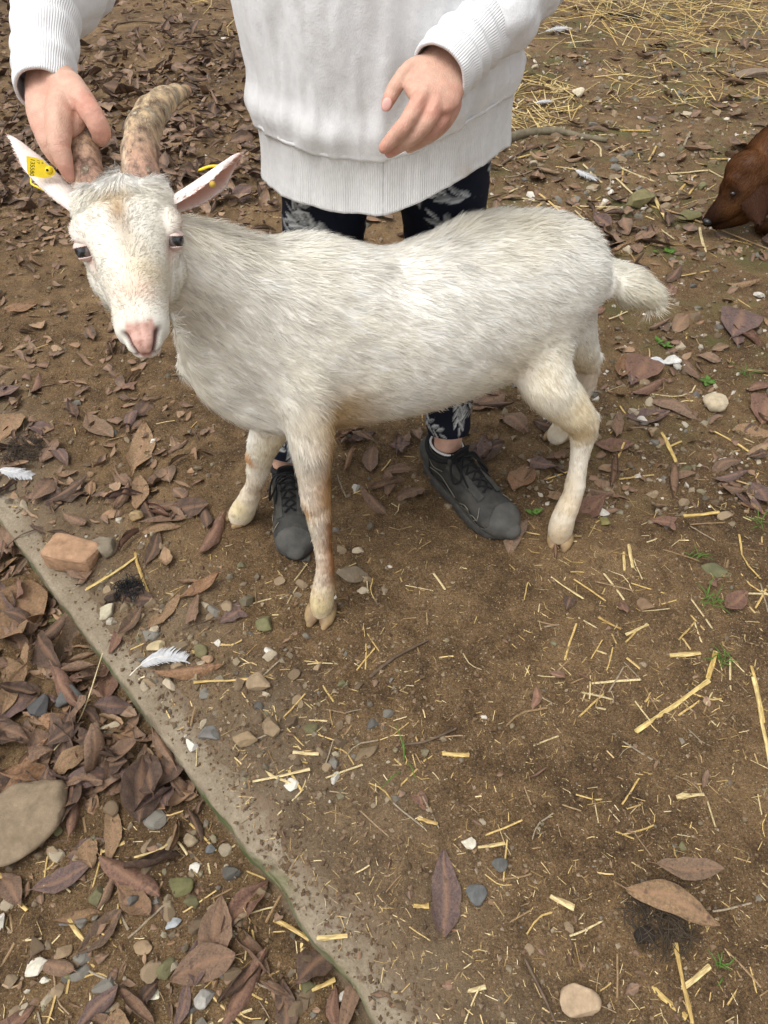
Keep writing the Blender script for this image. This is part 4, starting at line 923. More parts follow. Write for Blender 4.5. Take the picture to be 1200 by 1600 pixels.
# sleeves
def sleeve(pts, rad, seed, nn=80, sg=72, amp=.010):
    V, F = tube(pts, rad, None, n=nn, seg=sg, cap=False); N = vnormals(V, F); t = np.repeat(np.linspace(0, 1, nn), sg)
    V = V+N*(amp*fbm(V*A([13, 13, 13]), 3, seed)+amp*.5*fbm(V*30, 3, seed+1)+amp*.5*np.sin(t*40+4*vn(V*9, seed+2))*sm(.0, .08, t)*.6)[:, None]; return V, F
CL0, CL1 = PT(68, 145, .950), PT(72, 12, 1.012)
CR0, CR1 = PT(684, 117, .941), PT(752, 44, .985)
def pr(px, t): return px*t/FPX
slL = sleeve(A([CL1+(CL0-CL1)*.06, PT(84, -8, 1.02), PT(112, -62, 1.07), EL_L, (EL_L+SH_L)/2, SH_L]), A([pr(50, 1.0), pr(66, 1.02), pr(76, 1.07), .078, .082, .085]), 121)
slR = sleeve(A([CR1+(CR0-CR1)*.06, PT(772, 22, .995), PT(810, -28, 1.03), EL_R, (EL_R+SH_R)/2, SH_R]), A([pr(50, .98), pr(60, .995), pr(68, 1.03), .074, .08, .085]), 125)
swV, swF = merge([(V, F), slL, slR])
sweat = child('sweatshirt', swV, swF, M_SW, person, swcol(swV)); tag(sweat, 'white oversized sweatshirt')
so = sweat.modifiers.new('thick', 'SOLIDIFY'); so.thickness = .003; so.offset = -1
# hem band
lv = [(z, 0, 1.283, .2045-.004*math.sin(math.pi*(z-.668)/.09), .149-.004*math.sin(math.pi*(z-.668)/.09)) for z in np.linspace(.668, .758, 26)]
V, F, arc = ring_surface(lv, 420, hemz, lambda TH, ZZ, X: .012*cyc(TH, ZZ, 2.4, 2.0, 101)+.006*cyc(TH, ZZ, 5.0, 3, 106)+.003*cyc(TH, ZZ, 14, 6, 107))
band = child('hem_band', V, F, M_RIB, sweat, swcol(V)*A([.97, .965, .95])); setcol(band.data, np.c_[arc, arc*0, arc*0], 'Rib')
so = band.modifiers.new('thick', 'SOLIDIFY'); so.thickness = .0035; so.offset = -1
lv = [(z, 0, 1.283, .2055+.0010*math.cos((z-.757)/.0028*math.pi/2), .1505+.0010*math.cos((z-.757)/.0028*math.pi/2)) for z in np.linspace(.7545, .7595, 6)]
V, F, arc = ring_surface(lv, 260, hemz, lambda TH, ZZ, X: .012*cyc(TH, ZZ, 2.4, 2.0, 101)+.006*cyc(TH, ZZ, 5.0, 3, 106)+.003*cyc(TH, ZZ, 14, 6, 107)+.0008); child('seam', V, F, M_SW, sweat, swcol(V))
def cuff(P, R, seed):
    nn, sg = 44, 220; V, F = tube(P, R, None, n=nn, seg=sg, cap=False); N = vnormals(V, F); t = np.repeat(np.linspace(0, 1, nn), sg); th = np.tile(np.linspace(0, 2*math.pi, sg, endpoint=False), nn)
    V = V+N*(.004*fbm(V*18, 3, seed)+.0025*np.sin(t*26+3*vn(V*14, seed))*sm(.1, .3, t)*sm(1, .8, t)-.003*sm(.08, 0, t))[:, None]
    o = child('cuff', V, F, M_RIB, sweat, swcol(V)); r = np.asarray(R).mean(); setcol(o.data, np.c_[th*r, th*0, th*0], 'Rib'); s = o.modifiers.new('thick', 'SOLIDIFY'); s.thickness = .004; s.offset = -1
cuff(A([CL0, CL0*.66+CL1*.34, CL0*.3+CL1*.7, CL1]), A([pr(47, .953), pr(47, .97), pr(48, .99), pr(51, 1.01)]), 131)
cuff(A([CR0, CR0*.66+CR1*.34, CR0*.3+CR1*.7, CR1]), A([pr(50, .941), pr(50, .95), pr(50, .97), pr(51, .985)]), 135)

# ---- leggings
def sprigs(seed, cw, ch):
    g = np.random.default_rng(seed); out = []
    for _ in range(int(cw*ch*300)):
        x, y, a = g.uniform(0, cw), g.uniform(0, ch), g.uniform(0, 2*math.pi)
        for k in range(7):
            q = a+(.55+.1*g.normal())*(1 if k % 2 else -1)*(k < 6); s = .013*k*.75
            out.append((x+math.cos(a)*s+math.cos(q)*.016, y+math.sin(a)*s+math.sin(q)*.016, q, g.uniform(.013, .020), g.uniform(.0042, .0068), g.uniform(.28, .58)))
        out.append((x-math.cos(a)*.01, y-math.sin(a)*.01, a, .034, .0006, .12))
    return A(out)
M_LEG = mat_vcol('leggings_print', .8, .1, 200, .3, 600, .15)
def legging(P, R, seed, nm):
    nn, sg = 240, 126; V, F = tube(P, R, [1, 0, 0], n=nn, seg=sg, cap=False); Ls = np.linalg.norm(np.diff(P, axis=0), axis=1).sum()
    t = np.repeat(np.linspace(0, Ls, nn), sg); u = np.tile(np.linspace(0, .42, sg, endpoint=False), nn); c = np.tile(A([.008, .010, .019]), (len(V), 1))
    sp = sprigs(seed, .42, Ls); best = np.zeros(len(V))
    for x, y, a, ln, wd, br in sp:
        dx = u-x; dx = dx-.42*np.round(dx/.42); dy = t-y; m_ = (np.abs(dx) < .05) & (np.abs(dy) < .05)
        if not m_.any(): continue
        p_ = dx[m_]*math.cos(a)+dy[m_]*math.sin(a); q_ = -dx[m_]*math.sin(a)+dy[m_]*math.cos(a)
        lw = wd*np.clip(1-(p_/ln)**2, 0, 1); k = sm(0, .0012, lw-np.abs(q_))*br*(1-.45*np.exp(-(q_/.0007)**2)*(wd > .002))*(.75+.25*np.sign(q_)); best[m_] = np.maximum(best[m_], k)
    c = c+best[:, None]*A([.95, .97, .93]); N = vnormals(V, F); V = V+N*(.004*fbm(V*20, 3, seed)+.002*np.sin(t*90+3*vn(V*15, seed))*sm(.2, .0, t))[:, None]
    return V, F, c
lr = legging(LEGP_R[1:]+A([0, 0, 0]), LEGR_R[1:]+.006, 7, 'r'); ll = legging(LEGP_L[1:], LEGR_L[1:]+.006, 9, 'l')
pel = tube(A([[0, 1.29, .70], [0, 1.29, .78], [0, 1.285, .90]]), A([(.09, .08), (.165, .12), (.15, .11)]), [1, 0, 0], n=14, seg=40)
V, F = merge([(lr[0], lr[1]), (ll[0], ll[1]), pel]); C = np.concatenate([lr[2], ll[2], np.tile(A([.008, .0095, .014]), (len(pel[0]), 1))])
lg = child('leggings', V, F, M_LEG, person, C); tag(lg, 'black leggings printed with grey leaves')

# ---- shoes
M_SHOE = mat_vcol('shoe_upper', .7, .35, 55, .8, 260, .3); M_SOLE = mat_plain('shoe_sole', (.055, .052, .046), .8, .35, 60, .8, 150)
M_LACE = mat_plain('shoe_lace', (.010, .010, .011), .8, .2, 200, .5, 900); M_TOE = mat_plain('toe_rubber', (.070, .067, .060), .75, .4, 40, .6, 300); M_PIPE = mat_plain('shoe_piping', (.17, .155, .12), .6, .2); M_SOCK = mat_plain('sock', (.62, .61, .60), .9, .1, 100, .8, 900)
def shoe(heel, toe, mirror, label):
    L = np.linalg.norm((toe-heel)[:2]); fx = unit(A([*(toe-heel)[:2], 0])); fy = np.cross([0, 0, 1], fx)*mirror; k = L/.30
    org = A([heel[0], heel[1], .5*(h1(heel)+h1(toe))-.002]); root = empty('shoe'); root.parent = person; root.location = org-A(person.location); tag(root, label)
    def W(P): P = np.asarray(P, float)*k; return org+P[:, :1]*fx+P[:, 1:2]*fy+P[:, 2:]*A([0, 0, 1])
    st_ = [(.020, .052, .026, .036), (.05, .055, .036, .044), (.10, .056, .039, .046), (.15, .052, .041, .042), (.19, .045, .0445, .034), (.225, .039, .047, .0285), (.255, .035, .045, .0245), (.278, .031, .036, .019), (.291, .028, .020, .012)]
    cv = lambda x: .006*math.sin((x-.1)*10)
    pa = [tube(A([(s[0], cv(s[0]), s[1]) for s in st_]), A([(s[2], s[3]) for s in st_]), [0, 1, 0], n=40, seg=32),
          tube(A([(.085, 0, .06), (.075, 0, .09), (.068, 0, .112)]), A([(.038, .052), (.0365, .048), (.037, .047)]), [0, 1, 0], n=10, seg=28, round_=False),
          tube(A([(.095, 0, .082), (.14, 0, .074), (.19, .004, .056)]), A([.030, .027, .024]), n=10)]
    V, F = remesh(pa, .0030, 5, .5); V[:, 2] = np.maximum(V[:, 2], .014); N = vnormals(V, F)
    top = sm(.107, .111, V[:, 2]); V[:, 2] -= top*.012; V = V+N*(.0012*fbm(V*60, 3, 141))[:, None]
    c = np.tile(A([.042, .041, .037]), (len(V), 1)); c = c*(1+.5*fbm(V*35, 4, 142))[:, None]; dust = (np.clip(fbm(V*25, 3, 143), 0, 1)*.8+.25*sm(.05, .02, V[:, 2]))[:, None]; c = c+(A([.095, .082, .062])-c)*np.clip(dust, 0, .8)
    mesh_ = sm(.012, .0, np.abs(np.abs(V[:, 1])-.034))*sm(.05, .08, V[:, 0])*sm(.16, .12, V[:, 0])[...]; c = c*(1-.4*mesh_[:, None]); c = c+(A([.008, .008, .009])-c)*top[:, None]
    Wv = W(V); up = child('upper', Wv, F, M_SHOE, root, c)
    Fq = F[0]; cen = V[Fq].mean(1)
    def overlay(name, mask, off, mat_):
        f = Fq[mask]; ids = np.unique(f); rm_ = np.full(len(V), -1); rm_[ids] = np.arange(len(ids)); P = V[ids]+N[ids]*off
        o = child(name, W(P), rm_[f], mat_, root, c[ids]*1.25); s = o.modifiers.new('t', 'SOLIDIFY'); s.thickness = .0022*k; s.offset = -1; return o
    overlay('toe_cap', (cen[:, 0] > .243+.02*(np.abs(cen[:, 1])/.045)**2-.035*sm(.045, .022, cen[:, 2])) , .0022, M_TOE)
    overlay('side_panel', (cen[:, 2] < .036+.010*np.sin(cen[:, 0]*70)) & (cen[:, 0] < .235), .0018, M_SHOE)
    overlay('heel_counter', (cen[:, 0] < .052+.25*np.clip(.075-cen[:, 2], -.03, .05)) & (cen[:, 2] < .094), .0021, M_SHOE)
    overlay('eyelet_panel', (np.abs(np.abs(cen[:, 1])-.0245) < .008) & (cen[:, 0] > .105) & (cen[:, 0] < .215) & (cen[:, 2] > .05), .0020, M_SHOE)
    # sole
    out = []
    for q in np.linspace(0, 2*math.pi, 64, endpoint=False):
        x = .148+.152*math.cos(q); wd = np.interp(x, [0, .02, .08, .14, .22, .265, .292, .30], [.010, .032, .041, .041, .0525, .050, .032, .010]); out.append((x, (wd if math.sin(q) >= 0 else -wd)*abs(math.sin(q))**.25+cv(x)))
    out = A(out); cs = out.mean(0); lay = [(.93, .0), (1.0, .004), (1.005, .012), (1.0, .020), (.985, .0245), (.93, .026)]; SV = []
    for s, z in lay: P = cs+(out-cs)*s; spr = .010*sm(.24, .30, P[:, 0]); SV.append(np.c_[P, z+spr+(.003*np.sign(np.sin(np.arange(64)*1.6)) if z == .004 else 0)])
    SV = np.concatenate(SV); i = np.arange(len(lay)-1)[:, None]*64; j = np.arange(64)[None]; j2 = (j+1) % 64
    SF = [np.stack([i+j, i+j2, i+64+j2, i+64+j], -1).reshape(-1, 4)]; SV = np.r_[SV, [[*cs, 0], [*cs, .026]]]; jj = np.arange(64); e = (len(lay)-1)*64
    SF += [np.c_[(jj+1) % 64, jj, np.full(64, len(SV)-2)], np.c_[e+jj, e+(jj+1) % 64, np.full(64, len(SV)-1)]]
    child('sole', W(SV), SF, M_SOLE, root)
    def surf(x, y, off=.002):
        d = (V[:, 0]-x)**2+(V[:, 1]-y)**2-.0006*(V[:, 2]); q = np.argmin(d+(N[:, 2] < .1)*.01); return V[q]+N[q]*off
    def surfs(x, z, s, off=.002):
        q = np.argmin((V[:, 0]-x)**2+(V[:, 2]-z)**2+(np.sign(V[:, 1]) != s)*.01); return V[q]+N[q]*off
    ex_ = [.118, .136, .154, .172, .190, .205]
    for q, x in enumerate(ex_):
        yw = .020-.010*(x-.118)/.087
        for s in (-1, 1):
            if q < len(ex_)-1:
                P = A([surf(x, s*yw, .003), surf(x+.008, 0, .006), surf(ex_[q+1], -s*(yw-.002), .003)]); tv, tf = tube(P, np.full(3, .0021), n=10, seg=7); child('lace', W(tv), tf, M_LACE, root)
            rv, rf = ball(surf(x, s*yw, .0024), (.0036, .0036, .0022), 2); child('eyelet', W(rv), rf, M_LACE, root)
    for s in (-1, 1):
        P = A([surf(.115, 0, .006), surf(.12, s*.022, .014), surf(.15, s*.038, .010), surf(.158, s*.030, .012), surf(.132, s*.012, .012), surf(.115, 0, .008)]); tv, tf = tube(P, np.full(6, .0024), n=26, seg=7); child('lace', W(tv), tf, M_LACE, root)
        P = A([surf(.115, 0, .007), surf(.125, s*.016, .012), surf(.155, s*.024, .007), surf(.176, s*.030, .004)]); tv, tf = tube(P, np.full(4, .0022), n=16, seg=7); child('lace', W(tv), tf, M_LACE, root)
        for pl in ([(.175, .040), (.190, .050), (.205, .047), (.196, .040), (.182, .036)], [(.205, .036), (.222, .044), (.234, .040), (.226, .034)], [(.06, .055), (.10, .060), (.13, .052), (.155, .040)], [(.03, .075), (.07, .068), (.10, .072)], [(.225, .060), (.232, .050), (.236, .040)]):
            P = A([surfs(x, z, s, .0022) for x, z in pl]); tv, tf = tube(P, np.full(len(P), .0012), n=len(P)*5, seg=6); child('piping', W(tv), tf, M_PIPE, root)
    a = np.linspace(0, 2*math.pi, 25); P = A([(.068+.047*math.cos(q), .0375*math.sin(q), .108+.004*math.cos(2*q)-.012*abs(math.sin(q))) for q in a]); tv, tf = tube(P, np.full(25, .0065), n=60, seg=12); child('collar', W(tv), tf, M_LACE, root)
    tv, tf = tube(A([(.118, 0, .088), (.112, 0, .112), (.118, 0, .128)]), A([(.024, .005), (.025, .005), (.021, .004)]), [0, 1, 0], n=12, seg=20); child('tongue', W(tv), tf, M_LACE, root)
    a = np.linspace(0, 2*math.pi, 33); P = A([(.068+.040*math.cos(q), .0315*math.sin(q), .109) for q in a]); tv, tf = tube(P, np.full(33, .0028), n=80, seg=8); child('sock', W(tv), tf, M_SOCK, root)
    return root
shoe(*SHOE_R, -1, 'dusty dark grey hiking shoe showing a strip of bare ankle')
shoe(*SHOE_L, 1, 'dark grey hiking shoe behind the goat\'s front leg, toe towards the slab')

# ================================================================== DOG
dog = empty('dog', A([1.45, 2.45, .0])); tag(dog, 'red-brown dog with dark floppy ear sniffing the ground', 'dog')
DY = 2.46
dp = [tpx([(1106, 346, DY-.05, 9), (1113, 340, DY-.05, 13), (1126, 330, DY-.05, 18), (1140, 318, DY-.05, 23), (1154, 300, DY-.04, 31), (1168, 284, DY-.02, 34), (1180, 270, DY, 36)], 1.0, n=26, seg=24),
      tpx([(1119, 353, DY-.05, 7), (1135, 347, DY-.05, 10), (1158, 334, DY-.05, 17)], n=10, seg=16), bl(1146, 284, DY-.05, 15), bl(1164, 268, DY-.02, 30),
      tube(A([PY(1175, 280, DY), PY(1198, 250, DY+.02), [1.40, 2.52, .33], [1.50, 2.54, .34]]), A([.068, .078, .095, .11]), n=20, seg=24),
      tube(A([[1.42, 2.53, .31], [1.55, 2.55, .33], [1.70, 2.57, .34], [1.86, 2.59, .35], [1.94, 2.60, .36]]), A([(.085, .10), (.10, .125), (.10, .12), (.092, .105), (.06, .08)]), [0, 1, 0], n=26, seg=24),
      tube(A([[1.95, 2.60, .40], [2.05, 2.61, .43], [2.16, 2.62, .40]]), A([.028, .02, .01]), n=10)]
for x, y in ((1.36, 2.44), (1.44, 2.62)): dp.append(tube(A([[x+.08, y+.03, .30], [x+.07, y+.01, .20], [x+.02, y, .12], [x-.01, y, .05], [x-.03, y-.01, .022], [x-.07, y-.01, .018]]), A([.05, .036, .025, .020, .024, .020]), n=22, seg=16))
for x, y in ((1.84, 2.50), (1.90, 2.68)): dp.append(tube(A([[x+.02, y+.03, .34], [x-.03, y, .24], [x+.05, y, .16], [x+.07, y, .12], [x+.03, y, .04], [x-.02, y, .02]]), A([.085, .06, .036, .024, .020, .02]), n=24, seg=16))
dV, dF = remesh(dp, .0055, 14, .5); dN = vnormals(dV, dF)
def dcol(p, n_):
    c = np.tile(A([.088, .038, .016]), (len(p), 1)); c = c*(1+.6*fbm(p*22, 3, 151))[:, None]
    for q, r, k, s in [(PY(1106, 346, DY-.06), .055, (.018, .010, .008), 1.0), (PY(1120, 325, DY-.06), .055, (.028, .013, .009), .95), (PY(1140, 285, DY-.05), .05, (.07, .026, .010), .7), (PY(1152, 330, DY-.09), .045, (.17, .080, .032), .9), (PY(1145, 303, DY-.09), .020, (.018, .010, .007), .95), (PY(1185, 225, DY), .09, (.13, .052, .018), .7)]:
        w_ = s*np.exp(-(np.linalg.norm(p-q, axis=1)/r)**2); c = c+(A(k)-c)*w_[:, None]
    return c
# floppy ear
e0, e1_ = PY(1182, 254, DY-.03), PY(1184, 343, DY-.13); t_ = np.linspace(0, 1, 16); s_ = np.linspace(-1, 1, 13); TT, SS = np.meshgrid(t_, s_, indexing='ij')
wd = .060*np.sin(np.pi*(.10+.82*TT))**.6; P = e0+(e1_-e0)*TT[..., None]+A([.92, .1, .12])*(SS*wd)[..., None]+A([0, -.018, .0])*(np.cos(SS*1.3)-.3)[..., None]*(2.2*sm(0, .4, TT))[..., None]
Pf = P.reshape(-1, 3); i = np.arange(15)[:, None]*13; j = np.arange(12)[None]; Fe = np.stack([i+j, i+j+1, i+13+j+1, i+13+j], -1).reshape(-1, 4)
Pe = np.r_[Pf, Pf+A([0, .012, 0])]; loop = list(range(13))+[13*k+12 for k in range(1, 16)]+[15*13+q for q in range(11, -1, -1)]+[13*k for k in range(14, -1, -1)]
Fr_ = A([[loop[k], loop[k]+len(Pf), loop[k+1]+len(Pf), loop[k+1]] for k in range(len(loop)-1)])
earc = np.tile(A([.045, .020, .012]), (len(Pe), 1)); top_ = sm(e0[2]-.02, e0[2]+.02, Pe[:, 2])[:, None]; earc = earc+(A([.12, .045, .014])-earc)*top_
V, F = merge([(dV, dF), (Pe, [Fe, Fe[:, ::-1]+len(Pf), Fr_])]); child('body', V, F, mat_vcol('dog_hide', 1.0, .3, 80, .4, 400, 0.0), dog, np.r_[dcol(dV, dN), earc])
hd = PY(1160, 295, DY); dax = A([1, .1, .0])
def dfield(p, n_):
    f = sm(1.36, 1.48, p[:, 0]); d = np.outer(1-f, unit(PY(1190, 250, DY)-PY(1110, 345, DY)))+np.outer(f, [1, .1, -.4]); leg = sm(.24, .14, p[:, 2])*sm(1.30, 1.36, p[:, 0]); d = d*(1-leg)[:, None]+np.outer(leg, [0, 0, -1.])
    return d, .012+.022*sm(1.10, 1.26, p[:, 0]), np.full(len(p), .34)
dsc = lambda p: 1+16*sm(1.40, 1.30, p[:, 0])
M_FURD = make_fur_mat('dog_fur', .8, .1, .012)
k1 = grow(dV, dF, 46000, dsc, dfield, lambda p, n_: dcol(p, n_)*rng.uniform(.5, 1.6, (len(p), 1)), .0013, 11)
k2 = grow(Pe, [Fe, Fe[:, ::-1]+len(Pf)], 2200, lambda p: np.ones(len(p)), lambda p, n_: (np.tile(unit(e1_-e0), (len(p), 1)), np.full(len(p), .012), np.full(len(p), .2)), lambda p, n_: A([.045, .020, .012])+(A([.12, .045, .014])-A([.045, .020, .012]))*sm(e0[2]-.02, e0[2]+.02, p[:, 2])[:, None], .0016, 12)
V, F = merge([(k1[0], k1[1]), (k2[0], k2[1])]); cc = child('coat', V, F, M_FURD, dog, np.r_[k1[2], k2[2]]); tag(cc, kind='stuff')
V, F = ball(PY(1106, 346, DY-.062), (.016, .015, .011), 3); child('nose', V, F, mat_plain('dog_nose', (.010, .009, .009), .35, .2, 200, .4, 500, .5), dog)
V, F = ball(PY(1145, 303, DY-.096), .0085, 3); child('eye', V, F, M_EYE, dog, np.tile(A([.012, .007, .005]), (len(V), 1)))

# ================================================================== STONES, LEAVES, STRAW placed one by one
def img_dir(px, py, ang):
    """ground direction that runs at angle ang (deg, counter-clockwise) in the photo at that pixel -> heading in radians"""
    a = math.radians(ang); p = G(px, py); q = G(px+20*math.cos(a), py-20*math.sin(a)); d = q-p; return math.atan2(d[1], d[0]), np.linalg.norm(d)/20
def put(name, me, p, R, s):
    o = obj(name, me); M = Matrix([[*(R[k]*s), p[k]] for k in range(3)]+[[0, 0, 0, 1]]); o.matrix_world = M; return o
def gz(px, py):
    z = 0.
    for _ in range(4): p = G(px, py, z); z = hs_(p)
    return G(px, py, z)
leaf_n = [0]
def hero_leaf(px, py, lpx, ang, k, mat_, label, group=None, tilt=(0, 0), lift=0.002, wide=1.0):
    p = gz(px, py); a, mpp = img_dir(px, py, ang); s = lpx*math.sqrt(mpp*depth(p)/FPX); p[2] += lift
    o = put('leaf', leaf_mesh(k, mat_), p, rotz(a)@rmat(math.radians(tilt[0]), math.radians(tilt[1]), 0), A([s, s*wide, s])); tag(o, label, 'leaf', group); leaf_n[0] += 1; return o
# variants: 0 flat 1 cup 2 arch 3 curl 4 flat 5 broad 6 torn (mod 7)
HERO = [
 (693, 1396, 132, 92, 0, M_LEAFP, 'whole purple-brown leaf flat on bare soil beside a slate-grey stone', (0, 0), .9),
 (1045, 1417, 152, -22, 2, M_LEAFT, 'large tan leaf propped over the dark hay clump', (14, 0), 1.0),
 (1078, 1357, 104, -4, 4, M_LEAF, 'flat brown leaf just behind the propped tan leaf', (0, 0), 1.0),
 (1148, 942, 52, 28, 1, M_LEAFR, 'small russet leaf beside the green grass tufts', (0, 0), 1.2),
 (1140, 748, 58, 10, 3, M_LEAFP, 'curled maroon leaf with a shiny pale patch on bare soil', (0, 0), 1.0),
 (1132, 730, 62, 25, 2, M_LEAFD, 'dark arched leaf leaning over the curled maroon leaf', (0, 0), 1.0),
 (1000, 578, 62, 60, 5, M_LEAFR, 'broad russet leaf behind the goat\'s hind leg', (0, 0), 1.1),
 (972, 578, 50, 75, 1, M_LEAFO, 'yellow-brown leaf tucked under the broad russet leaf', (0, 0), .8),
 (958, 700, 66, -3, 1, M_LEAFR, 'red-brown leaf touching the goat\'s near hind leg', (0, 0), 1.1),
 (805, 838, 70, 60, 2, M_LEAFD, 'dark leaf poking out from under the shoe toe', (0, 0), 1.2),
 (888, 945, 40, 70, 6, M_LEAFD, 'small torn dark leaf on soil before the hind hoof', (0, 0), 1.2),
 (30, 958, 112, 72, 5, M_LEAF, 'broad pinkish-brown leaf in the litter below the slab', (6, -8), 1.05),
 (122, 988, 122, 62, 0, M_LEAF, 'large brown leaf standing up against the slab edge', (35, -12), 1.1),
 (88, 985, 86, 38, 3, M_LEAF, 'folded brown leaf left of the leaf that stands at the slab edge', (10, 0), 1.0),
 (170, 1068, 76, 78, 1, M_LEAFR, 'narrow reddish leaf hanging just under the slab edge', (10, 0), .9),
 (298, 1052, 104, 3, 3, M_LEAFO, 'orange-brown rolled leaf under the white feather', (0, 0), .8),
 (182, 1000, 52, 70, 4, M_LEAFR, 'reddish leaf lying on the concrete beside the white pebble', (0, 0), .9),
 (205, 975, 60, 45, 1, M_LEAF, 'brown leaf on the concrete rim above the white pebble', (0, 0), .9),
 (335, 838, 84, 55, 3, M_LEAFR, 'maroon curled leaf by the goat\'s far front hoof', (0, 0), 1.0),
 (155, 668, 66, -40, 4, M_LEAF, 'flat brown leaf on soil before the goat\'s muzzle', (0, 0), 1.2),
 (220, 700, 88, 80, 0, M_LEAFT, 'long mud-coated tan leaf pressed into the soil', (0, 0), .9),
 (218, 770, 62, 85, 4, M_LEAFT, 'mud-coated tan leaf next to the square tan stone', (0, 0), 1.1),
 (252, 828, 66, 10, 2, M_LEAFT, 'pale brown leaf arched over the soil near the brick fragment', (0, 0), 1.0),
 (240, 858, 62, 68, 4, M_LEAF, 'upright brown leaf behind the crossed yellow straws', (10, 0), .9),
 (110, 770, 70, 30, 3, M_LEAFD, 'crumpled dark leaf above the brick fragment', (0, 0), 1.2),
 (12, 668, 60, 60, 5, M_LEAFT, 'ochre leaf beside the dark round dung pad', (0, 0), 1.1),
 (75, 1375, 0, 0, 0, None, None, None, 0),
 (118, 1328, 104, 14, 0, M_LEAFP, 'purple-brown leaf overlapping another one below the mossy stone', (-6, 0), 1.0),
 (100, 1372, 98, 24, 4, M_LEAFP, 'lower of two overlapped purple-brown leaves by the mossy stone', (0, 0), 1.15),
 (205, 1375, 120, -38, 3, M_LEAFR, 'twisted russet leaf spanning a green stone', (0, 0), 1.1),
 (212, 1410, 78, -48, 1, M_LEAF, 'brown leaf tucked under the twisted russet leaf', (0, 0), 1.1),
 (160, 1458, 96, 42, 1, M_LEAF, 'pointed brown leaf lying over yellow straw', (0, 0), 1.0),
 (176, 1300, 92, 88, 4, M_LEAFT, 'muddy tan leaf standing between pale stones', (0, 0), .9),
 (205, 1225, 74, -62, 2, M_LEAFP, 'mauve leaf resting on a white stone', (0, 0), .9),
 (115, 1265, 92, 82, 3, M_LEAFR, 'dark red curled leaf beside the mossy stone', (10, 0), .8),
 (45, 1200, 108, 48, 3, M_LEAFO, 'orange-brown folded leaf on the mossy stone', (10, 0), 1.0),
 (95, 1140, 96, -40, 2, M_LEAFO, 'amber leaf bent over the dark blue-grey stone', (0, 0), 1.0),
 (15, 1105, 88, 30, 5, M_LEAFP, 'greyish-pink broad leaf in the litter by the dark stone', (0, 0), 1.0),
 (240, 1200, 62, 55, 2, M_LEAFR, 'shiny russet leaf in the litter close to the mossy slab side', (0, 0), 1.0),
 (310, 1505, 78, 80, 1, M_LEAFP, 'mauve leaf above the grey pebbles at the litter\'s bare end', (0, 0), 1.1),
 (385, 1545, 132, 58, 3, M_LEAFR, 'long rough red-brown leaf near the slab end', (0, 0), .9),
 (287, 1570, 70, 75, 4, M_LEAFP, 'mauve leaf beside the round grey stone', (0, 0), 1.0),
 (445, 1580, 96, 92, 4, M_LEAFD, 'dark brown leaf under yellow straw near the slab end', (0, 0), 1.2),
 (522, 1575, 70, 92, 2, M_LEAFR, 'red-brown leaf hard against the slab side', (0, 0), 1.1),
 (90, 968, 34, 22, 4, M_LEAFG, 'small green leaf in the brown litter', (0, 0), .9),
 (660, 1255, 60, 115, 6, M_LEAFR, 'dull red leaf half buried in the soil', (0, 0), 1.0),
 (362, 965, 70, 30, 6, M_LEAFP, 'rotten purplish leaf among stones before the goat', (0, 0), 1.2),
 (1175, 795, 48, -25, 2, M_LEAFO, 'orange leaf beside grass blades', (0, 0), .9),
 (1035, 818, 66, -10, 6, M_LEAFR, 'torn reddish leaf on soil among straws', (0, 0), 1.1),
 (1052, 640, 84, -22, 2, M_LEAFD, 'dark purple leaf in the row by the pale stone', (0, 0), 1.1),
 (1010, 655, 76, 3, 1, M_LEAFP, 'maroon leaf in the row by the pale stone', (0, 0), 1.0),
 (1012, 610, 66, 20, 3, M_LEAFR, 'long russet leaf above the row by the pale stone', (0, 0), .9),
 (1150, 505, 62, 70, 5, M_LEAFP, 'broad mauve leaf on open soil right of the goat\'s tail', (0, 0), 1.1),
 (1192, 640, 62, 80, 5, M_LEAFR, 'broad red-brown leaf with pale rim on open soil', (0, 0), 1.0),
 (265, 225, 110, 22, 0, M_LEAFT, 'large flat brown leaf behind the goat\'s horn', (0, 0), .8),
]
for h in HERO:
    if h[5] is None: continue
    hero_leaf(h[0], h[1], h[2], h[3], h[4], h[5], h[6], None, h[7], .022 if 'propped over' in h[6] else .004, h[8])

def hero_stone(px, py, wpx, ang, seed, colr, label, flat=.6, asp=.7, sub=4, ang_n=7, name='stone', cat='stone', moss=.2, sink=.25, rough=.10):
    p = gz(px, py); a, mpp = img_dir(px, py, ang); s = wpx*mpp/2
    V, F = stone_geo(seed, sub, 1.0, ang_n, rough); V = V/A([np.abs(V[:, k]).max() for k in range(3)]); V = V+vnormals(V, F)*(.03*fbm(V*5, 3, seed)+.012*fbm(V*16, 2, seed+2))[:, None]
    if name == 'brick_fragment':
        V, F = ico(5); q = np.abs(V)**.32; V = np.sign(V)*q/np.maximum(np.linalg.norm(V, axis=1)[:, None]**.0, 1); V = V*(1-.10*np.abs(V[:, 1:2])*(V[:, :1] > 0)); gr = np.exp(-((V[:, 1]-.25)/.16)**2)*(V[:, 2] > .3)*sm(-.9, -.5, V[:, 0]); V[:, 2] -= .28*gr; V = V+vnormals(V, F)*(.09*fbm(V*2.2, 4, seed)+.03*fbm(V*9, 3, seed+2))[:, None]
    V = V*A([1, asp, flat*asp])*s
    m_ = stone_mat(name+'_'+str(seed), [(0, tuple(c*.97 for c in colr)), (1, tuple(c*1.03 for c in colr))], moss)
    me = mesh_np(name, V@rotz(a).T, F); o = obj(name, me, m_); o.location = (p[0], p[1], p[2]+s*flat*asp*(1-2*sink)); tag(o, label, cat); return o
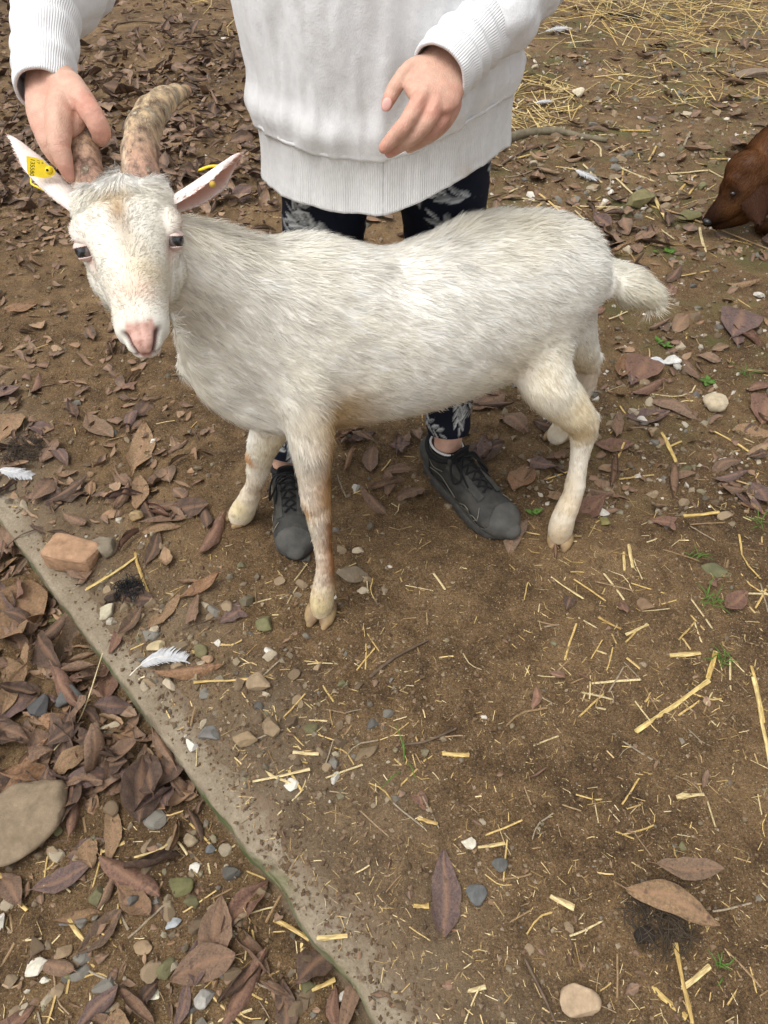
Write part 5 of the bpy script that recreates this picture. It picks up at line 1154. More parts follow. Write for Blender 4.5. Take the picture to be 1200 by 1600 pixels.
HS = [
 (118, 872, 76, -12, 301, (.33, .205, .125), 'broken terracotta brick piece lying on the slab', .75, .62, 'brick_fragment', 'brick', .1),
 (161, 858, 42, -20, 302, (.20, .17, .125), 'grey wedge of stone touching the brick piece', .7, .8, 'stone', 'stone', .2),
 (168, 960, 34, 25, 303, (.44, .40, .30), 'white speckled pebble on the slab rim', .8, .8, 'stone', 'stone', .1),
 (176, 936, 24, 30, 304, (.050, .036, .028), 'dark brown egg-shaped dropping on the slab rim', .9, .8, 'dropping', 'dropping', 0),
 (217, 808, 28, 20, 305, (.36, .26, .14), 'square tan stone on a muddy leaf', .9, .9, 'stone', 'stone', .1),
 (552, 898, 54, 5, 306, (.17, .135, .095), 'flat brown stone right behind the near front hoof', .5, .7, 'stone', 'stone', .2),
 (36, 1290, 200, 38, 307, (.215, .165, .11), 'large smooth stone with green moss below the slab', .45, .75, 'stone', 'stone', .6),
 (112, 1090, 58, 50, 308, (.095, .098, .095), 'dark blue-grey stone in the litter below the slab', .7, .9, 'stone', 'stone', .1),
 (60, 1108, 46, 60, 309, (.07, .07, .072), 'nearly black stone beside the dark blue-grey one', .6, .9, 'stone', 'stone', .1),
 (173, 1140, 40, 25, 310, (.42, .36, .26), 'pale cream stone lying on red litter leaves', .6, .6, 'stone', 'stone', .1),
 (905, 1570, 60, 10, 311, (.36, .27, .18), 'rounded tan stone alone on the bare soil', .85, .85, 'stone', 'stone', .1),
 (747, 1398, 36, 20, 312, (.12, .125, .125), 'slate-grey stone beside the whole purple leaf', .7, .9, 'stone', 'stone', .1),
 (781, 1352, 24, 10, 313, (.11, .11, .105), 'small dark grey stone behind the slate-grey one', .7, .9, 'stone', 'stone', .1),
 (731, 1319, 24, 30, 314, (.62, .58, .48), 'small white stone on bare soil near short yellow straw', .8, .9, 'stone', 'stone', .05),
 (60, 1512, 44, 15, 315, (.60, .57, .48), 'white stone under a dark twig in the litter', .6, .7, 'stone', 'stone', .1),
 (70, 1532, 18, 15, 316, (.60, .58, .50), 'little white chip next to the white stone', .6, .7, 'stone', 'stone', .1),
 (321, 1560, 38, 10, 317, (.30, .29, .27), 'round pale grey stone beside a mauve leaf', .8, .9, 'stone', 'stone', .1),
 (241, 1553, 30, -10, 318, (.62, .60, .47), 'flat white stone on bare soil below the litter', .5, .7, 'stone', 'stone', .1),
 (383, 1157, 42, -10, 319, (.27, .20, .12), 'three-cornered tan stone beside the concrete', .7, .7, 'stone', 'stone', .1),
 (406, 1070, 36, -30, 320, (.28, .21, .135), 'tan stone under the end of a long pale straw', .7, .9, 'stone', 'stone', .1),
 (425, 1140, 34, 70, 321, (.23, .17, .105), 'earth-coated stone with a straw across it', .7, .9, 'stone', 'stone', .1),
 (571, 1176, 44, 35, 322, (.17, .125, .075), 'oblong mud-coloured stone set in the soil', .7, .5, 'stone', 'stone', .2),
 (415, 978, 30, 20, 323, (.16, .155, .075), 'round olive-green stone before the goat', .8, .9, 'stone', 'stone', .4),
 (386, 940, 24, 10, 324, (.14, .12, .08), 'dark olive stone next to a dark leaf', .8, .9, 'stone', 'stone', .3),
 (312, 1020, 28, 10, 325, (.15, .135, .07), 'greenish pebble behind the feather', .8, .9, 'stone', 'stone', .3),
 (245, 1012, 32, 12, 326, (.44, .36, .22), 'cream flat stone behind the feather', .5, .7, 'stone', 'stone', .1),
 (280, 1015, 34, 0, 327, (.17, .13, .085), 'brown stone between cream stone and greenish pebble', .6, .8, 'stone', 'stone', .2),
 (325, 1032, 20, 10, 328, (.33, .22, .14), 'small pinkish cube of stone', .9, .9, 'stone', 'stone', .1),
 (325, 1148, 40, -5, 329, (.150, .145, .135), 'blue-grey stone on the concrete by the soil', .5, .7, 'stone', 'stone', .1),
 (1120, 892, 50, -5, 330, (.12, .12, .062), 'flat olive stone on the soil by the grass tufts', .3, .6, 'stone', 'stone', .4),
 (1007, 946, 36, 0, 331, (.19, .125, .075), 'flat reddish stone on the soil', .3, .7, 'stone', 'stone', .1),
 (1116, 635, 32, 30, 332, (.46, .39, .28), 'pale cream stone by the dark leaf row', .8, .9, 'stone', 'stone', .1),
 (1050, 565, 26, 20, 333, (.60, .60, .58), 'white stone chip near the broad russet leaf', .6, .8, 'stone', 'stone', 0),
 (1028, 567, 26, 0, 334, (.55, .57, .60), 'bluish white stone chip near the broad russet leaf', .5, .8, 'stone', 'stone', 0),
 (945, 816, 20, 0, 335, (.18, .16, .06), 'yellow-green stone on soil by the hind hoof', .6, .8, 'stone', 'stone', .3),
 (280, 1385, 50, 10, 336, (.12, .115, .05), 'mossy green stone under the russet leaf', .5, .7, 'stone', 'stone', .6),
 (155, 1400, 36, 70, 337, (.13, .12, .065), 'small mossy stone beside overlapped leaves', .6, .9, 'stone', 'stone', .5),
 (297, 1312, 30, -5, 338, (.24, .19, .125), 'brown stone beneath the slab side', .6, .8, 'stone', 'stone', .2),
 (328, 1328, 20, 30, 339, (.13, .135, .14), 'small blue-grey stone beneath the slab side', .7, .8, 'stone', 'stone', .1),
 (270, 1322, 32, 80, 340, (.26, .20, .13), 'upright tan stone beneath the slab side', .7, .7, 'stone', 'stone', .1),
 (225, 1482, 34, 0, 341, (.28, .20, .12), 'tan stone on dark soil below the litter', .7, .7, 'stone', 'stone', .1),
 (98, 1488, 40, 25, 342, (.25, .18, .11), 'tan stone touching the white stone', .7, .7, 'stone', 'stone', .1),
 (270, 1442, 32, 20, 343, (.33, .35, .37), 'pale bluish stone on dark soil', .6, .6, 'stone', 'stone', .1),
 (103, 1440, 26, 20, 344, (.16, .16, .16), 'grey stone above yellow straw bits', .7, .8, 'stone', 'stone', .1),
 (1005, 1460, 34, 0, 345, (.022, .016, .012), 'wet black dung lump under the propped leaf', .6, .8, 'dropping', 'dropping', 0),
 (1000, 320, 44, 20, 346, (.17, .15, .07), 'mossy tan stone behind the goat\'s rump', .7, .7, 'stone', 'stone', .5),
 (1115, 85, 52, 0, 347, (.15, .14, .07), 'flat mossy stone before the hay', .4, .6, 'stone', 'stone', .5),
 (1180, 118, 60, 5, 348, (.20, .15, .11), 'flat reddish-brown stone near the hay', .35, .5, 'stone', 'stone', .2),
 (1075, 342, 40, 10, 349, (.14, .13, .06), 'greenish stone under the dog\'s nose', .5, .6, 'stone', 'stone', .5),
 (595, 305, 26, 0, 350, (.58, .56, .52), 'white stone seen between the person\'s legs', .6, .8, 'stone', 'stone', 0),
 (903, 149, 20, 0, 351, (.56, .50, .38), 'round cream stone in open gravel', .8, .9, 'stone', 'stone', 0),
]
for a in HS: hero_stone(a[0], a[1], a[2], a[3], a[4], a[5], a[6], a[7], a[8], name=a[9], cat=a[10], moss=a[11], sink=.02 if a[4] == 307 else .25, ang_n=4 if a[4] == 307 else 7)
# brick bore and dung tuft
def strands(name, px, py, rpx, n_, colr, label, cat, ln=(.03, .07), rad=.0007, hgt=.02, seed=0, kind=None):
    g = np.random.default_rng(seed); p = gz(px, py); r = rpx*depth(p)/FPX; parts_ = []
    for k in range(n_):
        a = g.uniform(0, 6.28); q = p+A([math.cos(a), math.sin(a), 0])*r*math.sqrt(g.random())+A([0, 0, g.uniform(0, hgt)]); b_ = g.uniform(0, 6.28); L_ = g.uniform(*ln); d = A([math.cos(b_), math.sin(b_), g.uniform(-.25, .25)])
        parts_.append(tube(A([q-d*L_/2, q+A([0, 0, .004*g.normal()])+g.normal(size=3)*.004, q+d*L_/2]), np.full(3, rad), n=5, seg=4, cap=False))
    V, F = merge(parts_); V[:, 2] = np.maximum(V[:, 2], p[2]-.006); me = mesh_np(name, V-p, F); o = obj(name, me, mat_plain(name+str(seed), colr, .8, .5, 60, 0)); o.location = p; tag(o, label, cat); return o
strands('hay_clump', 1030, 1432, 52, 200, (.055, .040, .026), 'dark rotten hay clump under the propped tan leaf', 'hay clump', (.02, .05), hgt=.006, seed=1)
strands('hay_clump', 38, 708, 34, 260, (.055, .040, .028), 'round dark dung pad of matted hay beside the ochre leaf', 'dung', (.015, .04), hgt=.018, seed=2)
strands('hay_clump', 205, 925, 20, 160, (.014, .013, .013), 'black matted tuft beside the dark dropping', 'tuft', (.012, .03), hgt=.02, seed=3)
strands('hay_clump', 975, 30, 26, 160, (.02, .017, .015), 'black matted tuft before the hay', 'tuft', (.03, .07), hgt=.03, seed=4)

# feathers
M_FEATHER = mat_plain('feather', (.46, .46, .465), .8, .25, 120, .3, 400)
def feather(px, py, lpx, ang, curl, label):
    p = gz(px, py); a, mpp = img_dir(px, py, ang); L_ = lpx*mpp; g = np.random.default_rng(px); parts_ = []
    root = empty('feather', p); tag(root, label, 'feather', None); R = rotz(a)
    t = np.linspace(0, 1, 24); C = np.c_[L_*(t-.5), curl*L_*(t-.5)**2, .010+.010*np.sin(t*math.pi)]
    V, F = tube(C, .0011*(1.1-t), n=40, seg=6); child('quill', V@R.T+p, F, mat_plain('quill', (.62, .58, .48), .5, .1), root)
    for s in (-1, 1):
        bs = []
        for q in np.linspace(.22, .98, 46):
            c = A([np.interp(q, t, C[:, k]) for k in range(3)]); ln = L_*.20*math.sin(math.pi*min(1, (q-.12)*1.05))**.5*(1+.12*g.normal()); d = unit(A([.75, s*1.0, .10*g.normal()+.12])); wv = A([.0042, .0006*s, 0])
            b0 = c; b1 = c+d*ln*.55; b2 = c+d*ln+A([.2*ln, 0, -.12*ln]); bs.append((A([b0-wv*.5, b0+wv*.5, b1+wv*.55, b1-wv*.55, b2+wv*.15, b2-wv*.15]), [A([[0, 1, 2, 3], [3, 2, 4, 5]])]))
        V, F = merge(bs); child('vane', V@R.T+p, F, M_FEATHER, root)
feather(20, 746, 60, -12, .3, 'small white feather beside the dung pad')
feather(248, 1036, 88, 14, -.7, 'white downy feather lying across the orange-brown leaf')
feather(908, 278, 42, -25, .6, 'white feather in gravel behind the goat\'s rump')
feather(846, 166, 34, 10, .8, 'curved white feather by a patch of hay')
feather(866, 52, 46, 12, .2, 'white feather on bare ground before the hay')

# twigs and root
def twig(pts, r0, r1, label, name='twig', cat='twig', mat_=None, z=.004, n_=24):
    P = A([gz(*q) for q in pts]); P[:, 2] += z; R = np.linspace(r0, r1, len(P)); V, F = tube(P, R, n=n_, seg=9); V = V+vnormals(V, F)*(min(r0, .01)*.35*fbm(V*70, 3, int(pts[0][0])))[:, None]
    o = obj(name, mesh_np(name, V-P[0], F), mat_ or M_TWIG); o.location = P[0]; tag(o, label, cat); return o
M_ROOT = mat_plain('root_bark', (.15, .125, .08), .85, .4, 40, .8, 160)
twig([(775, 228), (820, 212), (868, 208), (905, 216), (945, 222)], .022, .010, 'thick mossy root crossing the ground behind the person', 'root', 'root', M_ROOT, .008)
twig([(175, 42), (215, 36), (270, 40), (300, 37)], .005, .004, 'long thin stick in the litter behind the person', z=.01)
twig([(580, 1058), (615, 1030), (668, 1002)], .0035, .002, 'dark straight twig on the bare soil before the front hoof')
twig([(630, 1165), (665, 1160), (712, 1140)], .0025, .0018, 'dark thin twig above the green grass blade')
twig([(820, 1500), (850, 1560), (868, 1600)], .0022, .0016, 'thin bent twig left of the rounded tan stone')
twig([(0, 868), (30, 840), (60, 828), (120, 812)], .0015, .001, 'fine grey stem lying over the slab corner')
twig([(55, 1512), (62, 1500), (80, 1490)], .0016, .0012, 'dark twig bit across the white stone', z=.03)
twig([(268, 1520), (290, 1500), (318, 1480)], .0022, .0014, 'grey forked stick leading to a mauve leaf')
twig([(285, 985), (330, 970), (380, 966)], .0012, .0009, 'fine dark stem running over stones before the goat')
twig([(90, 1180), (130, 1130), (165, 1030)], .0014, .001, 'long dry grass stem leaning in the litter', mat_=M_STRAW, z=.02)
twig([(1040, 330), (1100, 352), (1200, 392)], .003, .002, 'long pale stem on the ground below the dog', mat_=M_STRAW, z=.006)
twig([(780, 262), (815, 240), (850, 228)], .005, .004, 'brown stick beside the mossy root', z=.006)

# straw set by hand
def straw_obj(px, py, lpx, ang, rad, k, mat_, label, group=None, z=.0025, tilt=0):
    p = gz(px, py); a, mpp = img_dir(px, py, ang); L_ = lpx*mpp; V, F, R = SWV[k % 14]
    gg = np.random.default_rng(int(px)*7+int(py)); rr_ = np.repeat(gg.uniform(.72, 1.15, 5), 5)[:, None]; me = mesh_np('straw', V*A([L_, L_, L_])+R*rad*rr_*A([1, 1, .8])+gg.normal(size=V.shape)*rad*.12, F, smooth=False); me.materials.append(mat_)
    p[2] += z; o = put('straw', me, p, rotz(a)@rmat(0, tilt, 0), A([1, 1, 1])); tag(o, label, 'straw', group); return o
SH = [(1052, 1104, 138, 35, .0046, 1, 'thick yellow reed stalk lying on bare soil'), (1190, 1130, 150, -80, .0036, 2, 'long yellow reed stalk next to a split one'), (1184, 1085, 90, -78, .0030, 3, 'short split reed stalk beside the long one'),
 (1066, 1535, 130, -78, .0034, 5, 'upright-running yellow straw below the propped leaf'), (1042, 1565, 80, -42, .0046, 6, 'thick yellow straw crossing below the propped leaf'), (1085, 1530, 62, 40, .0036, 7, 'pale straw among the crossed yellow ones'),
 (220, 896, 66, -72, .0032, 9, 'bright yellow straw pointing down to the black tuft'), (175, 898, 92, 33, .0026, 10, 'pale yellow straw under the bright one'), (163, 905, 62, 30, .0026, 11, 'second pale straw beside the brick piece'),
 (440, 1213, 90, 12, .0026, 13, 'pale straw on the tan stone by the concrete'), (432, 1216, 46, -22, .003, 1, 'short yellow straw crossing the pale one'), (356, 1064, 104, 3, .003, 2, 'long pale straw lying level on the soil'),
 (456, 1452, 66, -30, .0036, 3, 'yellow straw bridging the slab edge'), (519, 1465, 48, 3, .0034, 5, 'yellow straw resting on the concrete'), (658, 1417, 24, 0, .0034, 6, 'stub of yellow straw touching the purple leaf'),
 (668, 1284, 32, -15, .0036, 7, 'orange straw stub on bare soil'), (768, 1322, 42, 8, .003, 9, 'yellow straw leaving the small white stone'), (478, 1178, 40, -4, .0032, 10, 'short yellow straw on the pebbly soil'), (712, 1180, 42, -4, .0036, 13, 'flat yellow straw beside the grass blade'),
 (740, 1547, 38, 12, .0032, 1, 'frayed pale straw flake'), (878, 1410, 42, -28, .004, 2, 'yellow straw on bare soil left of the hay clump'), (1078, 1244, 42, 4, .0042, 3, 'bright yellow straw chip on bare soil'), (505, 1540, 44, 25, .0034, 5, 'orange straw next to the slab end'),
 (20, 1382, 62, -32, .0036, 6, 'yellow straw on the mossy stone, upper of two'), (20, 1402, 66, -42, .0034, 7, 'yellow straw on the mossy stone, lower of two'), (178, 1325, 40, 22, .003, 9, 'yellow straw under a muddy leaf'), (120, 1455, 44, -52, .004, 10, 'yellow straw passing under the pointed leaf'), (243, 1333, 70, 12, .0024, 11, 'pale straw over green stones'),
 (350, 1495, 128, 88, .0026, 13, 'long straw running beside the long red-brown leaf'), (470, 1530, 120, 88, .0022, 1, 'long pale straw lying along the slab end'), (1045, 700, 52, -65, .0046, 2, 'short thick straw on open soil'), (1142, 690, 62, -30, .0034, 3, 'yellow straw lying level with the thick one on open soil'), (1096, 805, 56, 6, .0042, 5, 'frayed straw by the torn reddish leaf'), (985, 870, 36, -80, .0044, 6, 'pale stub straw before the hind hoof'),
 (975, 885, 44, -86, .0034, 7, 'golden straw next to the pale stub'), (898, 928, 92, -33, .0022, 9, 'long pale straw on the soil before the hind hoof'), (952, 975, 40, -28, .003, 10, 'yellow straw ending the line of the long pale one'), (1158, 868, 66, -84, .0026, 11, 'thin pale straw by the flat olive stone'), (1070, 1024, 48, 4, .005, 13, 'wide pale straw at the litter knot'), (1112, 1040, 44, 75, .0046, 1, 'folded golden straw at the litter knot'),
 (1030, 325, 64, -62, .007, 2, 'bent pale straw before the dog'), (1070, 290, 44, 45, .006, 3, 'yellow straw leaning near the dog\'s brow'), (995, 985, 38, 24, .0036, 5, 'short golden straw on the soil')]
for s in SH: straw_obj(*s[:6], M_STRAWB, s[6])

# small green plants
M_GRASS = mat_plain('grass_blade', (.075, .145, .022), .55, .3, 60, 0)
def tuft(px, py, n_, ln, label, seed, broad=False):
    g = np.random.default_rng(seed); p = gz(px, py); root = empty('grass_tuft', p); tag(root, label, 'plant')
    for k in range(n_):
        a = g.uniform(0, 6.28); L_ = ln*g.uniform(.6, 1.2); d = A([math.cos(a), math.sin(a), 0]); q = p+A([*g.normal(size=2)*ln*.3, 0])
        if broad: C = A([q, q+d*L_*.4+A([0, 0, .008]), q+d*L_+A([0, 0, .010])]); R = A([(.0008, .0005), (L_*.32, .0006), (.001, .0005)])
        else: C = A([q, q+d*L_*.35+A([0, 0, L_*.4]), q+d*L_+A([0, 0, L_*.42])]); R = A([(.0011, .0004), (.0011, .0004), (.0003, .0002)])
        V, F = tube(C, R, np.cross(d, [0, 0, 1]), n=8, seg=6); child('blade', V, F, M_GRASS, root)
tuft(1110, 940, 16, .035, 'grass tuft beside the small russet leaf', 1); tuft(1125, 1030, 12, .03, 'grass tuft by the litter knot of straws', 2); tuft(1085, 870, 9, .025, 'sparse grass by the flat olive stone', 3); tuft(1165, 585, 12, .035, 'grass tuft on open soil near the dark leaf row', 4)
tuft(832, 800, 4, .018, 'clover seedling at the shoe toe', 5, True); tuft(1040, 395, 7, .03, 'bright green seedling behind the goat\'s tail', 6, True); tuft(632, 1196, 4, .045, 'single green grass clump on bare soil', 7); tuft(1130, 1510, 8, .02, 'tiny grass patch right of the propped leaf', 8); tuft(1035, 540, 8, .02, 'low clover by the white stone chips', 9, True); tuft(1190, 820, 8, .035, 'grass blades beside the orange leaf', 10); tuft(1105, 600, 8, .02, 'clover sprouts by the pale cream stone', 12, True)

# ================================================================== SCATTER
LM = [(118, 872, 'the brick piece'), (168, 960, 'the white speckled pebble'), (217, 808, 'the square tan stone'), (552, 898, 'the flat brown stone'), (42, 1290, 'the large mossy stone'), (112, 1090, 'the dark blue-grey stone'), (173, 1140, 'the pale cream stone'), (905, 1570, 'the rounded tan stone'),
 (693, 1396, 'the whole purple leaf'), (747, 1398, 'the slate-grey stone'), (731, 1319, 'the small white stone'), (60, 1512, 'the white stone'), (321, 1560, 'the round grey stone'), (241, 1553, 'the flat white stone'), (383, 1157, 'the three-cornered stone'), (571, 1176, 'the oblong stone'), (415, 978, 'the olive-green stone'), (248, 1036, 'the downy feather'), (20, 746, 'the small feather'), (38, 708, 'the dung pad'),
 (1045, 1417, 'the propped tan leaf'), (1148, 942, 'the small russet leaf'), (1140, 742, 'the maroon leaf'), (1000, 578, 'the broad russet leaf'), (501, 972, 'the near front hoof'), (374, 815, 'the far front hoof'), (873, 852, 'the near hind hoof'), (745, 790, 'the bare-ankled shoe'), (460, 860, 'the half-hidden shoe'), (1052, 1104, 'the thick reed stalk'), (1190, 1120, 'the long reed stalk'), (632, 1196, 'the green grass clump'), (1110, 1030, 'the folded golden straw'),
 (1116, 635, 'the cream stone'), (456, 1452, 'the slab-bridging straw'), (385, 1545, 'the long red-brown leaf'), (205, 1375, 'the twisted russet leaf'), (160, 1458, 'the pointed brown leaf'), (30, 958, 'the broad pinkish leaf'), (122, 988, 'the standing leaf'), (1105, 352, 'the dog\'s nose'), (908, 278, 'the white feather'), (860, 212, 'the mossy root'), (625, 1028, 'the dark straight twig'), (1040, 395, 'the bright green seedling'), (1120, 892, 'the flat olive stone'), (265, 225, 'the large flat leaf'), (1150, 505, 'the broad mauve leaf'), (220, 896, 'the bright yellow straw'), (356, 1064, 'the long pale straw'), (862, 688, 'the far hind hoof'), (445, 1578, 'the dark leaf'), (298, 1052, 'the orange rolled leaf'), (1078, 1244, 'the bright straw chip'), (898, 928, 'the long thin straw'), (740, 1547, 'the frayed straw flake'), (1007, 946, 'the flat reddish stone'), (325, 1148, 'the blue-grey stone')]
LMP = A([gz(a, b_) for a, b_, c_ in LM])
def where(p, zone):
    d = np.linalg.norm(LMP-p, axis=1); o = np.argsort(d)
    if d[o[0]] > .28: return zone
    if d[o[1]] < .28: return 'near '+LM[o[0]][2]+' and '+LM[o[1]][2]
    return 'near '+LM[o[0]][2]
def lab(desc, p, zone):
    s = desc+' '+where(p, zone)
    if len(s.split()) > 16: s = s.rsplit(' and ', 1)[0]
    return s
M_LB = leaf_mat('brown_leaf', [(0, (.135, .084, .055)), (1, (.185, .118, .075))]); M_LDB = leaf_mat('dark_brown_leaf', [(0, (.060, .038, .027)), (1, (.095, .060, .042))])
LCOL = [('brown', M_LB), ('dark brown', M_LDB), ('mauve', M_LEAFP), ('tan', M_LEAFT), ('russet', M_LEAFR), ('orange-brown', M_LEAFO)]
LKIND = [{'flat': 'flat', 'cup': 'cupped', 'arch': 'arched', 'curl': 'curled', 'broad': 'broad', 'torn': 'torn'}[q] for q in LKS]
def smat(nm, c): return stone_mat(nm+'_stone', [(0, tuple(q*.8 for q in c)), (1, tuple(q*1.15 for q in c))], .3)
SCOL = [('tan', smat('tan', (.26, .195, .125))), ('brown', smat('brown', (.15, .108, .068))), ('grey', smat('grey', (.19, .178, .155))), ('dark grey', smat('dark_grey', (.110, .105, .094))), ('olive', smat('olive', (.155, .145, .075))), ('cream', smat('cream', (.40, .34, .25))), ('white', smat('white', (.58, .56, .51)))]
STV3 = [stone_geo(40+k, 3, .65, 8, .14) for k in range(20)]; STM = {}
def stone_mesh(k, mt):
    if (k, mt.name) not in STM:
        V, F = STV3[k]; me = mesh_np('pebble', V, F, None, False); me.materials.append(mt); STM[(k, mt.name)] = me
    return STM[(k, mt.name)]
def wmat(nm, c):
    m_ = M_STRAW.copy(); m_.name = nm+'_straw'
    for nd in m_.node_tree.nodes:
        if nd.type == 'VALTORGB' and len(nd.color_ramp.elements) == 5:
            for q, e in enumerate(nd.color_ramp.elements): e.color = (*[x*(.85+.075*q) for x in c], 1)
    return m_
WCOL = [('golden', wmat('golden', (.57, .41, .15))), ('pale', wmat('pale', (.60, .50, .28))), ('brown', wmat('brown', (.30, .20, .10))), ('grey', wmat('grey', (.28, .23, .16)))]
def region(x0, x1, y0, y1, n_, test=None, seed=0):
    g = np.random.default_rng(seed); out = []
    while len(out) < n_:
        x, y = g.uniform(x0, x1), g.uniform(y0, y1)
        if test is None or test(x, y, g): out.append((x, y))
    return out
below = lambda x, y, g: x < xedge(y)-14
above = lambda x, y, g: x > xedge(y)+30
def seat(pxs):
    P = A([G(x, y) for x, y in pxs])
    for _ in range(3):
        z = rest_heights(P[:, :2]); P = A([G(x, y, zz_) for (x, y), zz_ in zip(pxs, z)])
    P[:, 2] = rest_heights(P[:, :2]); return P
g = np.random.default_rng(99)
LZ = [  # pixels, size range (m), material, max lift, label, group
 (region(-420, 420, 800, 1260, 260, below, 1), (.05, .125), M_LEAF, .028, 'dry brown leaf in the thick litter below the slab edge', 'leaves in the litter below the slab'),
 (region(-200, 640, 1230, 1780, 46, below, 2), (.04, .10), M_LEAF, .008, 'brown leaf on dark soil at the bare end below the slab', 'leaves at the bare end below the slab'),
 (region(-500, 430, -160, 330, 2500, lambda x, y, g: (x < 330 or g.random() < .6) and (y > 60 or g.random() < .6), 3), (.045, .115), M_LEAFD, .03, 'dark brown leaf in the dense litter behind the goat\'s head', 'leaves in the dense litter behind the goat'),
 (region(-400, 330, 290, 800, 190, lambda x, y, g: above(x, y, g) and g.random() < (1-(x+100)/520), 4), (.04, .10), M_LEAF, .006, 'brown leaf pressed on the trodden soil beside the goat\'s head', 'leaves on soil beside the goat\'s head'),
 (region(880, 1650, 370, 800, 125, None, 5), (.045, .11), M_LEAF, .006, 'brown leaf on open soil on the dog\'s side of the goat', 'leaves on soil on the dog\'s side'),
 (region(830, 1600, 800, 1100, 14, None, 6), (.03, .07), M_LEAFR, .003, 'small brown leaf on strawy soil below the goat\'s rump', 'leaves on strawy soil'),
 (region(760, 1800, -160, 380, 480, None, 7), (.05, .12), M_LEAF, .01, 'brown leaf on stony ground between goat and hay', 'leaves on the stony ground'),
 (region(880, 1060, 330, 470, 40, None, 8), (.06, .12), M_LEAFD, .02, 'dark brown leaf heaped behind the goat\'s rump', 'leaves heaped behind the rump'),
 (region(410, 880, 270, 790, 150, None, 9), (.05, .11), M_LEAF, .008, 'brown leaf on the ground around the person\'s feet', 'leaves around the person\'s feet'),
 (region(400, 1250, 1000, 1650, 12, above, 10), (.02, .045), M_LEAFD, .002, 'small dark leaf scrap on the bare soil', 'leaf scraps on bare soil'),
 (region(60, 330, 640, 960, 26, above, 13), (.05, .10), M_LEAF, .008, 'brown leaf around the brick piece and muddy leaves', 'leaves around the brick piece')]
cand = []
for pts, sz, mt, lf, zn, grp in LZ:
    zn = zn.split(' leaf ', 1)[1] if ' leaf ' in zn else 'on the bare soil'
    P = seat(pts)
    for p in P:
        s = g.uniform(*sz); d = depth(p); cand.append((s*FPX/d*(1 if inframe(p, 20) else .001), p, s, mt, lf, zn, grp))
cand.sort(key=lambda c: -c[0]); NL = 300-leaf_n[0]
for c in cand[:NL]:
    _, p, s, mt, lf, zn, grp = c; p = p.copy(); p[2] += g.uniform(.001, .003+lf); ti = .12+lf*14
    k = int(g.integers(28)); cn, cm = LCOL[int(g.choice(6, p=[.40, .22, .10, .12, .10, .06] if mt is not M_LEAFD else [.35, .45, .06, .08, .06, .0]))]
    o = put('leaf', leaf_mesh(k, cm), p, rotz(g.uniform(0, 6.28))@rmat(g.normal()*ti, g.normal()*ti*.7, 0), A([s, s*g.uniform(.85, 1.15), s])); tag(o, lab(('small ' if s < .06 else 'large ' if s > .11 else '')+LKIND[k]+' '+cn+' leaf', p, zn), 'leaf', grp)
def stuff(name, items, variants, mat_, label, cat, smooth=True):
    V, F, C = batch(variants, items); o = obj(name, mesh_np(name, V, F, C, smooth), mat_); tag(o, label, cat, None, 'stuff'); return o
for mt, nm, lb in ((M_LEAF, 'leaf_litter', 'loose brown leaves scattered over the soil'), (M_LEAFD, 'leaf_litter', 'dense dark leaf litter covering the ground'), (M_LEAFR, 'leaf_litter', 'small russet leaf scraps')):
    it = []
    for _, p, s, m_, lf, lab_, grp in cand[NL:]:
        if m_ is not mt: continue
        p = p.copy(); p[2] += g.uniform(.0, .003+lf); ti = .12+lf*14; it.append((int(g.integers(28)), p, rotz(g.uniform(0, 6.28))@rmat(g.normal()*ti, g.normal()*ti*.7, 0), A([s, s*g.uniform(.8, 1.15), s])))
    if it: stuff(nm, it, LV_LO, mt, lb, 'leaf litter')
# shredded leaf bits
it = []
for pts, sz in ((region(-450, 430, -160, 380, 5000, None, 21), (.018, .055)), (region(-350, 420, 800, 1260, 600, below, 22), (.02, .06)), (region(-350, 600, 1250, 1700, 220, below, 27), (.008, .03)), (region(-300, 330, 380, 820, 380, above, 23), (.015, .05)), (region(760, 1700, -160, 420, 2600, None, 24), (.012, .05)), (region(860, 1600, 420, 800, 420, None, 28), (.01, .045)), (region(330, 1300, 800, 1700, 160, above, 25), (.006, .02))):
    for p in seat(pts):
        s = g.uniform(*sz); p = p.copy(); p[2] += g.uniform(0, .006); it.append((int(g.integers(28)), p, rotz(g.uniform(0, 6.28))@rmat(g.normal()*.3, g.normal()*.3, 0), A([s, s*g.uniform(.9, 1.6), s])))
stuff('leaf_crumbs', it, leaf_variants(28, 4, 2, ['torn', 'torn', 'cup', 'curl']), M_LEAF, 'crushed leaf bits mixed into the soil', 'leaf litter')

